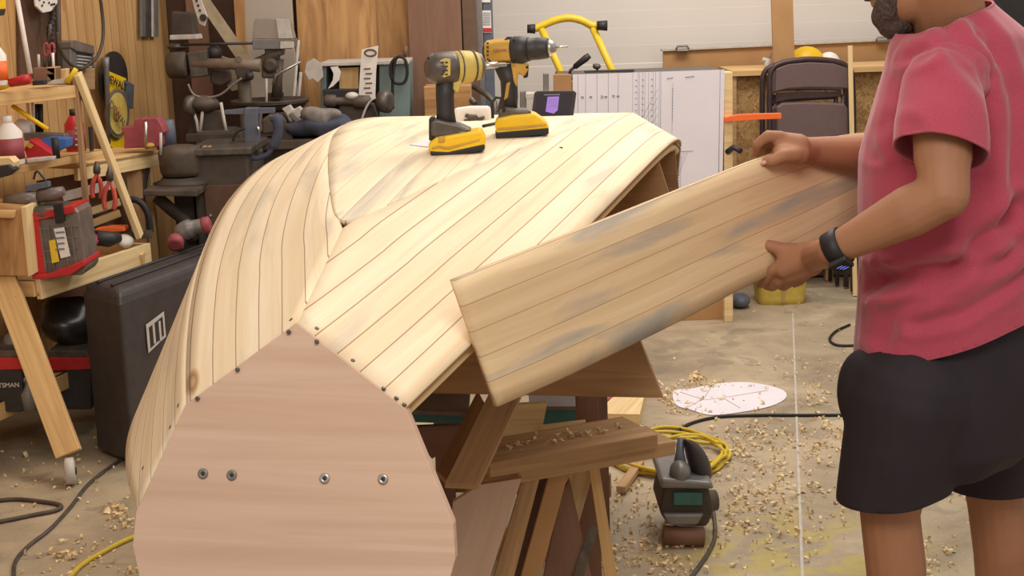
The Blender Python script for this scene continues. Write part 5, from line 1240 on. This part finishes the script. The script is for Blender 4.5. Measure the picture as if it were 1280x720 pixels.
# grey hose reel / belt on the organizer
bl = thing('power_tool_body', 'long grey green tool body lying on top of the organizer', 'power tool', P2(50, 250, YA+.1))
MB().tube([P2(6, 251, YA+.08), P2(30, 250, YA+.08), P2(48, 248, YA+.08)], [.02, .028, .026], 12).build('front_grip', MT['smoke'], bl)
MB().tube([P2(48, 246, YA+.08), P2(66, 243, YA+.08), P2(80, 238, YA+.08)], [.022, .024, .015], 12).build('rear_grip', MT['smoke'], bl)
S([(31, 232), (60, 227), (61, 234), (33, 240)], YA+.07, .03, 'battery_rail', 'bluegrey', bl, .002)
MB().tube(bez([P2(x, y, YA+.08) for x, y in [(42, 224), (46, 214), (54, 222), (60, 230)]], 4), .004, 6).build('wire', MT['dark'], bl)
# grey straight level and pliers hanging
lvl = MB().board(P2(78, 246, 5.42), P2(150, 228, 5.54), .035, .012, Z).build('metal_straightedge', MT['lgrey'], None, .001); tag(lvl, 'grey metal straightedge fixed level behind the hanging pliers', 'straightedge')
def pliers(x, y, s, label, Yp_=5.23, gm='dred'):
    t_ = thing('pliers', label, 'pliers', P2(x, y, Yp_))
    MB().tube([P2(x, y-18*s, Yp_), P2(x, y-8*s, Yp_), P2(x, y, Yp_)], [.006, .014, .013], 8).build('jaws', MT['dsteel'], t_)
    for k in (-1, 1):
        MB().tube(bez([P2(x, y, Yp_+.004*k), P2(x+k*5*s, y+12*s, Yp_+.004*k), P2(x+k*7*s, y+26*s, Yp_+.004*k), P2(x+k*5*s, y+36*s, Yp_+.004*k)], 4), [.006]*3+[.009]*9+[.008], 8).build('handle', MT['red' if gm == 'red' else 'hand'], t_)
MT['hand'] = plain('faded_red_grip', (196, 84, 68), .5, var=.1)
pliers(121, 217, .85, 'left pair of pliers with red grips hanging from the rack')
pliers(137, 226, 1.0, 'right and longer pair of pliers with red grips hanging from the rack', 5.2)
# tools in the tray
tz = n0.z
dt = thing('cordless_tool', 'red and black cordless tool lying in the rack tray', 'power tool', P2(122, 305, 5.26))
MB().tube([P2(104, 316, 5.18), P2(113, 306, 5.2), P2(121, 297, 5.23)], [.018, .015, .020], 10).build('handle', MT['dred'], dt)
MB().tube([P2(118, 297, 5.23), P2(136, 299, 5.27), P2(148, 297, 5.31)], [.028, .030, .02], 12).build('motor_body', MT['dark'], dt)
MB().ell(P2(108, 292, 5.26), (.03, .03, .02)).build('battery', MT['bluegrey'], dt)
S([(104, 318), (113, 316), (114, 324), (104, 326)], 5.14, .03, 'foot', 'black', dt, .003)
ol = S([(117, 287), (135, 284), (155, 284), (156, 289), (120, 292)], 5.37, .06, 'tmp', 'orange', None, .003); ol.name = 'orange_square'; tag(ol, 'orange plastic square lying at the back of the tray', 'plastic square')
hs = S([(142, 292), (191, 287), (190, 298), (160, 300)], 5.46, .003, 'tmp', 'dsteel', None, 0); hs.name = 'hand_saw_blade'; tag(hs, 'grey hand saw blade sticking out over the far end of the tray', 'saw')
heap('white_rag', 'lgrey', P2(155, 303, 5.37), (.035, .04, .018), 'white rag bunched at the far end of the tray', 'rag', 11)
# mid shelf goods
def bottle(n, x, yb, w_, h_, Y_, bm_, capm, label, lab=None):
    t_ = thing(n, label, 'bottle', P2(x, yb, Y_)); b0 = P2(x, yb, Y_); r_ = w_/2*Y_/F; hh_ = h_*Y_/F
    MB().lathe(b0, Z, [(0, r_*.95), (hh_*.03, r_), (hh_*.66, r_), (hh_*.82, r_*.5), (hh_*.86, r_*.35)], 20).build('bottle_body', MT[bm_], t_)
    MB().lathe(b0+Z*hh_*.84, Z, [(0, r_*.4), (hh_*.15, r_*.38)], 14).build('cap', MT[capm], t_)
    if lab: MB().lathe(b0+Z*hh_*.12, Z, [(0, r_*1.02), (hh_*.42, r_*1.02)], 20).build('bottle_label', MT[lab], t_)
    return t_
ms = lambda x: 216-(x+30)*.16-3
bottle('glue_bottle', 14, 206, 34, 62, 4.98, 'white', 'white', 'white jug with a red printed label on the middle shelf', 'dred')
bottle('orange_bottle', 0, 107, 22, 56, 4.93, 'white', 'orange', 'white and orange bottle on the left end of the top shelf', 'orange')
bottle('red_can', 96, 192, 24, 56, 5.45, 'red', 'dark', 'red spray can standing on the middle shelf beside the leg', 'dred')
for k in range(4): MB().box(P2(98, 160+k*7, 5.45-.037), (.022, .002, .006)).build('print_line', MT['white'], bpy.data.objects['red_can'])
o = S([(30, 186), (38, 174), (67, 194), (66, 199), (34, 197)], 5.04, .08, 'tmp', 'red', None, .002); o.name = 'red_box'; tag(o, 'red flat box tilted against the white jug on the middle shelf', 'box')
S([(32, 182), (36, 178), (42, 182), (38, 186)], 5.03, .002, 'gold_square', 'tan', o, 0)
o = S([(46, 176), (60, 172), (83, 174), (83, 184), (66, 192)], 5.11, .08, 'tmp', 'blue', None, .002); o.name = 'blue_box'; tag(o, 'blue wedge shaped box behind the red box', 'box')
o = S([(30, 166), (80, 168), (82, 174), (30, 176)], 5.18, .06, 'tmp', 'smoke', None, .003); o.name = 'clear_case'; tag(o, 'smoky clear plastic case lying above the blue box', 'case')
heap('white_bag', 'white', P2(33, 155, 5.23), (.028, .03, .032), 'white plastic bag bulging behind the clear case', 'bag', 21)
o = MB().tube([P2(68, 172, 4.98), P2(71, 198, 4.98)], .013, 8).build('chisel', MT['black']); tag(o, 'black tool handle hanging in front of the blue box', 'handle')
tag(MB().tube([P2(15, 132, 5.09), P2(60, 162, 5.09)], .008, 6).build('yellow_rule', MT['yel']), 'yellow rule slanting down behind the white bag', 'ruler')
for k, x in enumerate((46, 51)): tag(MB().tube([P2(x, 130, 5.2), P2(x+1, 165, 5.2)], .008, 6).build('black_clamp_bar', MT['black']), ['left of two black clamp bars hanging above the clear case', 'right of two black clamp bars hanging above the clear case'][k], 'clamp')
for k, x in enumerate((36, 42)): tag(MB().tube([P2(x-2, 124, 5.26), P2(x+1, 160, 5.26)], .006, 6).build('white_rod', MT['white']), ['left of two white rods under the top shelf', 'right of two white rods under the top shelf'][k], 'rod')
o = S([(110, 159), (113, 159), (115, 190), (112, 190)], 5.42, .03, 'tmp', 'dark', None, .001); o.name = 'dark_square_bar'; tag(o, 'dark square bar standing right of the red can', 'bar')
o = S([(33, 199), (66, 196), (66, 200), (34, 204)], 4.93, .05, 'tmp', 'lgrey', None, .002); o.name = 'grey_block'; tag(o, 'long grey block lying on the edge of the middle shelf', 'block')
o = S([(-30, 199), (12, 197), (18, 203), (16, 213), (-30, 212)], 4.76, .06, 'tmp', 'pine2', None, .002); o.name = 'pine_offcut'; tag(o, 'pine offcut on the near end of the middle shelf', 'offcut')
S([(-30, 211), (10, 206), (19, 212), (10, 220), (-30, 230)], 4.74, .05, 'tmp', 'dark', None, .004).name = 'dark_tool_head'; tag(bpy.data.objects['dark_tool_head'], 'dark tool head poking in under the pine offcut', 'tool')
# top shelf goods
tz_ = lambda x: 119-(x+30)*.103
st2 = thing('red_yellow_tool', 'red and yellow hand tool lying on the near end of the top shelf', 'tool', P2(20, 108, 4.93))
MB().tube([P2(-12, 109, 4.93), P2(6, 106, 4.93), P2(14, 103, 4.93)], [.016, .014, .01], 8).build('yellow_grip', MT['yel'], st2)
MB().tube([P2(12, 104, 4.93), P2(30, 100, 4.93), P2(38, 98, 4.93)], [.014, .018, .016], 8).build('red_body', MT['red'], st2)
pbk = thing('pen_block', 'brown wooden block holding pens on the top shelf', 'block', P2(55, 104, 5.09))
S([(41, 85), (69, 84), (69, 101), (42, 102)], 5.09, .07, 'block', 'plyd', pbk, .003)
S([(58, 84), (69, 84), (69, 101), (58, 101)], 5.09, .07, 'light_end', 'pine3', pbk, .003)
for x, m_, y0 in ((48, 'lgrey', 68), (55, 'dark', 72), (61, 'black', 70), (66, 'white', 66)): tag(MB().tube([P2(x, y0, 5.13), P2(x+1, 86, 5.13)], .005, 6).build('pen', MT[m_]), {48: 'light grey pen', 55: 'dark grey pen', 61: 'black pen', 66: 'white pen'}[x]+' standing in the wooden pen block', 'pen')
sc2 = thing('scissors', 'dark pink handled scissors hanging above the pen block', 'scissors', P2(61, 66, 5.42))
for dx in (-3, 4): MB().tube(bez([P2(61+dx+3*math.cos(t), 62+8*math.sin(t), 5.42) for t in np.linspace(0, 6.28, 10)], 2), .005, 6).build('handle_ring', MT['dred'], sc2)
MB().tube([P2(61, 54, 5.42), P2(63, 30, 5.42)], [.004, .006], 6).build('blades', MT['dsteel'], sc2)
o = S([(69, 87), (82, 86), (82, 101), (69, 101)], 5.18, .05, 'tmp', 'pine', None, .003); o.name = 'small_pine_block'; tag(o, 'small pale pine block right of the pen block', 'block')
o = S([(40, 101), (55, 100), (55, 106), (40, 107)], 4.98, .04, 'tmp', 'dark', None, .003); o.name = 'black_clip'; tag(o, 'small black clip in front of the pen block', 'clip')
o = S([(56, 106), (66, 100), (84, 98), (82, 104)], 5.04, .008, 'tmp', 'lgrey', None, .001); o.name = 'putty_knife'; tag(o, 'flat grey scraper lying at the right of the black clip', 'scraper')
tag(MB().tube([P2(84, 103, 5.04), P2(90, 94, 5.04), P2(95, 86, 5.04)], [.012, .008, .009], 8).build('yellow_brush', MT['yelpaint']), 'small yellow brush handle at the right end of the top shelf', 'brush')
# hung on the wall: everything placed on the wall plane
def WP(px, py, off=.03): return leftwall(px, py, off)
def wslab(pts, off, t, n, m_, par=None, bv=.002): return MB().prism([WP(x, y, off) for x, y in pts], -wn_*t).build(n, MT[m_], par, bv)
o = wslab([(24, -20), (72, -20), (72, 96), (26, 96)], .02, .015, 'tmp', 'brown', None); o.name = 'dark_backboard'; tag(o, 'dark brown board fixed on the wall behind the pen block', 'board')
tag(MB().tube([WP(20, -10, .08), WP(38, 92, .12)], .010, 8).build('white_pole', MT['white']), 'thin white pole leaning on the wall at far left', 'pole')
tag(MB().tube([WP(72, -10, .06), WP(73, 40, .06), WP(74, 88, .06)], .012, 8).build('dark_pipe', MT['iron']), 'thin dark pipe running down the wall beside the backboard', 'pipe')
fan = thing('perforated_plate', 'round white perforated plate hanging at the top left', 'plate', WP(57, 8, .08))
wslab([(43, -14), (72, -14), (72, 4), (64, 14), (54, 16), (46, 8)], .08, .01, 'plate', 'white', fan)
rnd = random.Random(4)
for k in range(14): MB().lathe(WP(rnd.uniform(48, 70), rnd.uniform(-6, 8), .083), wn_, [(0, .005), (.002, .005)], 8).build('hole', MT['dark'], fan)
chn = MB(); 
for k in range(7): chn.ell(WP(64+2*math.sin(k), 12+k*6, .07), (.014, .008, .016))
tag(chn.build('hanging_chain', MT['dark']), 'dark chain hanging below the white perforated plate', 'chain')
yt = thing('yellow_tape_measure', 'yellow and black tool at the top left corner', 'tool', WP(2, 8, .1))
wslab([(-8, -10), (8, -10), (8, 12), (-8, 14)], .10, .05, 'body', 'yel', yt, .006); wslab([(-8, 12), (8, 11), (6, 19), (-8, 21)], .105, .06, 'base', 'dark', yt, .004)
br_ = thing('drill_bit_case', 'khaki and black charger box with a row of clips hung on the wall', 'charger', WP(105, 70, .1))
wslab([(89, 52), (95, 50), (118, 57), (119, 68), (96, 64), (90, 60)], .12, .08, 'top', 'smoke', br_, .004)
wslab([(94, 62), (117, 66), (118, 85), (96, 84)], .10, .06, 'body', 'bluegrey', br_, .003)
wslab([(88, 60), (95, 62), (97, 88), (89, 86)], .11, .07, 'side', 'grey', br_, .003)
for k in range(4): wslab([(97, 69+k*4), (115, 71+k*4), (115, 72.5+k*4), (97, 70.5+k*4)], .105, .006, 'clip', 'lgrey', br_, 0)
o = wslab([(97, 85), (119, 85), (119, 112), (108, 112), (100, 100)], .06, .04, 'tmp', 'pine3', None, .003); o.name = 'brown_paper_pack'; tag(o, 'brown paper pack hanging under the charger box', 'pack')
cb2 = bez([WP(x, y, .14) for x, y in [(124, -12), (127, 10), (129, 32), (128, 52), (122, 70), (112, 80), (100, 86), (88, 80), (75, 62), (72, 40)]], 5)
tag(MB().tube(cb2, .0075, 8).build('hanging_cable', MT['iron']), 'brown black cable hanging in a big loop on the board wall', 'cable')
cb2 = bez([WP(x, y, .16) for x, y in [(84, 104), (94, 108), (102, 122), (118, 150), (130, 172), (142, 190)]], 5)
tag(MB().tube(cb2, .005, 8).build('thin_cable', MT['black']), 'thin black cable running down behind the leaning rack leg', 'cable')
# round saw blade pack and yellow card
bp_ = thing('saw_blade_pack', 'yellow and black saw blade packs hung on the board wall', 'saw blade pack', WP(148, 120, .1))
def wdisc(cx, cy, rx, ry, off, t, n, m_, par): return MB().prism([WP(cx+rx*math.cos(a_), cy+ry*math.sin(a_), off) for a_ in np.linspace(0, 2*math.pi, 33)[:-1]], -wn_*t).build(n, MT[m_], par, .001)
wdisc(143, 98, 17, 34, .05, .01, 'dark_disc', 'dark', bp_)
wslab([(134, 88), (158, 98), (158, 185), (136, 186)], .08, .012, 'yellow_card', 'yel', bp_)
wdisc(148, 142, 14, 31, .10, .012, 'blade', 'smoke', bp_); wdisc(148, 142, 11.5, 26, .105, .01, 'blade_face', 'paleyel', bp_); wdisc(148, 142, 4, 9, .115, .008, 'blade_center', 'tan', bp_)
wslab([(157, 100), (168, 106), (167, 136), (158, 134)], .09, .01, 'dark_sleeve', 'bluegrey', bp_)
MB().tube([WP(131, 72, .1), WP(133, 84, .1), WP(136, 180, .1)], [.02, .012, .008], 8).build('hanger', MT['grey'], bp_)
text('DEWALT', WP(149, 146, .128), .05, wdir*.75-Z*.66, Z*.75+wdir*.66, MT['jamb'], bp_, bold=True)
text('DEWALT', WP(146, 104, .098), .05, wdir*.93-Z*.3, Z*.93+wdir*.3, MT['dark'], bp_, bold=True)
# metal strips hanging high on the wall
for k, (x0, x1, m_) in enumerate(((177, 182, 'grey'), (183, 189, 'dsteel'), (189.5, 192, 'lgrey'), (193, 198, 'grey'))):
    o = wslab([(x0, -12), (x1, -12), (x1+.5, 46), (x0+.5, 46)], .03, .012, 'tmp', m_, None, .001); o.name = 'metal_strip'
    tag(o, ['leftmost grey metal strip hanging high on the board wall', 'dark wide metal strip, second from left on the board wall', 'narrow pale metal strip, third from left on the board wall', 'rightmost grey metal strip hanging on the board wall'][k], 'metal strip')
# wall bench with the red vise
wb = thing('wall_bench', 'narrow pine bench fixed along the board wall under the red vise', 'bench', WP(168, 230, .2)*1.0)
bA, bB = W(96, 205, 5.48), W(208, 187, 5.96); bB.z = bA.z; bq = Z.cross((bB-bA).normalized()); bq = bq if bq.x < 0 else -bq
MB().prism([bA, bB, bB+bq*.26, bA+bq*.26], Z*-.02).build('bench_top', MT['pine'], wb, .002)
MB().board(bA-Z*.035-bq*-.01, bB-Z*.035-bq*-.01, .06, .02, Z).build('front_rail', MT['pine2'], wb, .002)
MB().board(bA.lerp(bB, .72)-Z*.06+bq*.05, Vector((bA.lerp(bB, .72).x, bA.lerp(bB, .72).y, .0))+bq*.05, .06, .035, X).build('leg', MT['pine3'], wb, .002)
MB().board(bA.lerp(bB, .95)-Z*.06+bq*.1, Vector((bB.x, bB.y, .0))+bq*.1, .05, .035, X).build('leg', MT['pine'], wb, .002)
MB().board(bA.lerp(bB, .82)-Z*.05+bq*.02, bA.lerp(bB, .70)-Z*.22+bq*.02, .012, .012, X).build('dark_brace', MT['dark'], wb)
MB().prism([bA+bq*.2-Z*.07, bB+bq*.2-Z*.07, bB+bq*.2-Z*.55, bA+bq*.2-Z*.55], bq*.012).build('back_panel', MT['plyd'], wb)
rv = thing('red_bench_vise', 'faded red bench vise on the wall bench', 'vise', W(178, 187, 5.87))
Yv_ = 5.81
S([(150, 159), (166, 158), (169, 149), (178, 147), (184, 152), (184, 184), (155, 186), (155, 168)], Yv_, .08, 'fixed_jaw', 'dred', rv, .005)
S([(180, 148), (196, 147), (203, 158), (206, 166), (200, 168), (200, 184), (184, 184)], Yv_-.005, .09, 'moving_jaw', 'dred', rv, .005)
MB().tube([W(182, 152, Yv_-.03), W(183, 186, Yv_-.03)], .007, 8).build('screw', MT['steel'], rv)
MB().tube([W(201, 166, Yv_-.03), W(201, 194, Yv_-.03)], .006, 8).build('handle', MT['lgrey'], rv)
MB().ell(W(187, 182, Yv_-.02), (.02, .02, .012)).build('brass_nut', MT['tan'], rv)
cu = MB(); cb_ = W(209, 185, 5.96); cu.lathe(cb_, Z, [(0, .042), (.115, .036), (.118, .03), (.02, .03)], 20)
cuo = thing('grey_cup', 'dark grey cup standing right of the red bench vise', 'cup', cb_); cu.build('cup_body', MT['bluegrey'], cuo)
MB().lathe(cb_+Z*.108, Z, [(0, .030), (.002, .028)], 16).build('contents', MT['tealbox'], cuo)
# bent black hose handle beyond the rack
tag(MB().tube(bez([W(x, y, 5.54) for x, y in [(158, 250), (170, 250), (180, 258), (186, 272), (188, 290)]], 5), .013, 10).build('bent_tube', MT['black']), 'bent black tube handle between the rack and the dark machines', 'handle')
# grey elbow with red flanges
el = thing('dust_elbow', 'grey pipe elbow with red flanges behind the black case', 'pipe elbow', W(236, 300, 5.42))
MB().tube(bez([W(x, y, 5.42) for x, y in [(221, 310), (225, 294), (238, 285), (256, 282)]], 5), [.026]*6+[.036]*5+[.028]*5, 16).build('elbow', MT['grey'], el)
MB().lathe(W(220, 300, 5.39), W(218, 312, 5.37)-W(220, 300, 5.42), [(-.01, .026), (0, .031), (.03, .031), (.034, .02)], 18).build('red_flange', MT['dred'], el)
MB().lathe(W(252, 282, 5.42), (1, 0, .15), [(0, .026), (.008, .031), (.03, .031), (.036, .02)], 18).build('red_flange', MT['dred'], el)
# big black fabric case standing on the floor
cs = thing('black_case', 'large black fabric equipment case standing beside the hull', 'case', Wz(170, 575))
YK = 3.75
def wz_at(px, py, Y_, z=None):
    p_ = W(px, py, Y_); 
    return p_
f_bl, f_br = Wz(122, 568), Wz(168, 586)
hK = W(168, 363, f_br.y).z; dK = Vector((.30, .95, 0)).normalized(); lK = 1.05
wK = (f_br-f_bl); wK.z = 0
def cring(z, ins):
    c0_ = (f_bl+f_br)/2+dK*(lK/2); a_ = wK.normalized(); hw = wK.length/2-ins; hl = lK/2-ins; out = []
    for sx, sy in ((1, -1), (1, 1), (-1, 1), (-1, -1)):
        out.append(Vector((c0_.x, c0_.y, 0))+a_*(sx*hw)+dK*(sy*hl)+Z*z)
    return out
cm = MB().loft([cring(.01, .01), cring(.03, 0), cring(hK-.05, 0), cring(hK-.015, .012), cring(hK, .035)]).build('case_body', MT['cloth'], cs, .02, smooth=False)
for s in (.25, .75):
    p0 = cring(hK+.002, .03); q0 = p0[3].lerp(p0[0], s); q1 = p0[2].lerp(p0[1], s); MB().tube([q0+Z*.001, q1+Z*.001], .006, 6).build('seam', MT['dark'], cs)
# emblem patch on the side
cc_ = (f_br+f_bl)/2; so_ = f_br+dK*.12; nK = Vector((dK.y, -dK.x, 0))
zl_ = W(190, 418, f_br.y+.2).z
em = MB().prism([so_+dK*.02+nK*.004+Z*(zl_-.05), so_+dK*.14+nK*.004+Z*(zl_-.02), so_+dK*.14+nK*.004+Z*(zl_+.07), so_+dK*.02+nK*.004+Z*(zl_+.05)], nK*.002).build('emblem', MT['lgrey'], cs)
em2 = MB().prism([so_+dK*.035+nK*.006+Z*(zl_-.035), so_+dK*.125+nK*.006+Z*(zl_-.012), so_+dK*.125+nK*.006+Z*(zl_+.055), so_+dK*.035+nK*.006+Z*(zl_+.037)], nK*.002).build('emblem_field', MT['dark'], em)
for k in (.06, .10): MB().board(so_+dK*k+nK*.009+Z*(zl_-.025), so_+dK*k+nK*.009+Z*(zl_+.045), .012, .002, dK).build('emblem_stroke', MT['lgrey'], em)
# black bag behind, under the tray
heap('bin_bag', 'bag', W(88, 402, 5.26), (.11, .10, .10), 'crumpled shiny black plastic bag under the rack tray', 'bag', 31)
# tool boxes on the low shelf
def toolbox(x0, x1, y0, y1, Y_, label):
    t_ = thing('toolbox', label, 'toolbox', W((x0+x1)/2, y1, Y_))
    S([(x0, y0+24), (x1, y0+24), (x1, y1), (x0, y1)], Y_, .22, 'lower_case', 'dark', t_, .004)
    S([(x0, y0+9), (x1-2, y0+9), (x1, y0+24), (x0, y0+26)], Y_-.006, .24, 'red_lid', 'red', t_, .004)
    S([(x0, y0), (x1-8, y0), (x1, y0+9), (x0, y0+10)], Y_+.0, .22, 'top_tray', 'dsteel', t_, .004)
    return t_
tb1 = toolbox(-40, 28, 438, 515, 4.74, 'near black toolbox with a red lid on the low shelf at the left edge')
text('CRAFTSMAN', W(1, 482, 4.73), .022, X, Z, MT['lgrey'], tb1, bold=True)
tb2 = toolbox(60, 114, 438, 512, 5.11, 'far black toolbox with a red lid beside the black case')
heap('grey_bag', 'ragg', W(16, 432, 4.87), (.05, .05, .03), 'grey crumpled cloth lying on the near toolbox', 'cloth', 41)
sb_ = thing('spray_bottle', 'small grey spray bottle on the low shelf beside the near toolbox', 'bottle', W(38, 512, 4.76))
b0 = W(38, 512, 4.76); MB().lathe(b0, Z, [(0, .026), (.06, .028), (.085, .012), (.10, .010)], 16).build('bottle_body', MT['grey'], sb_); MB().tube([b0+Z*.10, b0+Z*.115+X*-.03], [.01, .008], 8).build('nozzle', MT['grey'], sb_)
# ------------------------------------------------------------------ parts keep their world place under their things
bpy.context.view_layer.update()
for o in list(bpy.data.objects):
    if o.type == 'EMPTY' and o.parent is None:
        inv = Matrix.Translation(o.location).inverted()
        for c in o.children:
            if not c.get('local'): c.matrix_parent_inverse = inv
            elif 'local' in c: del c['local']
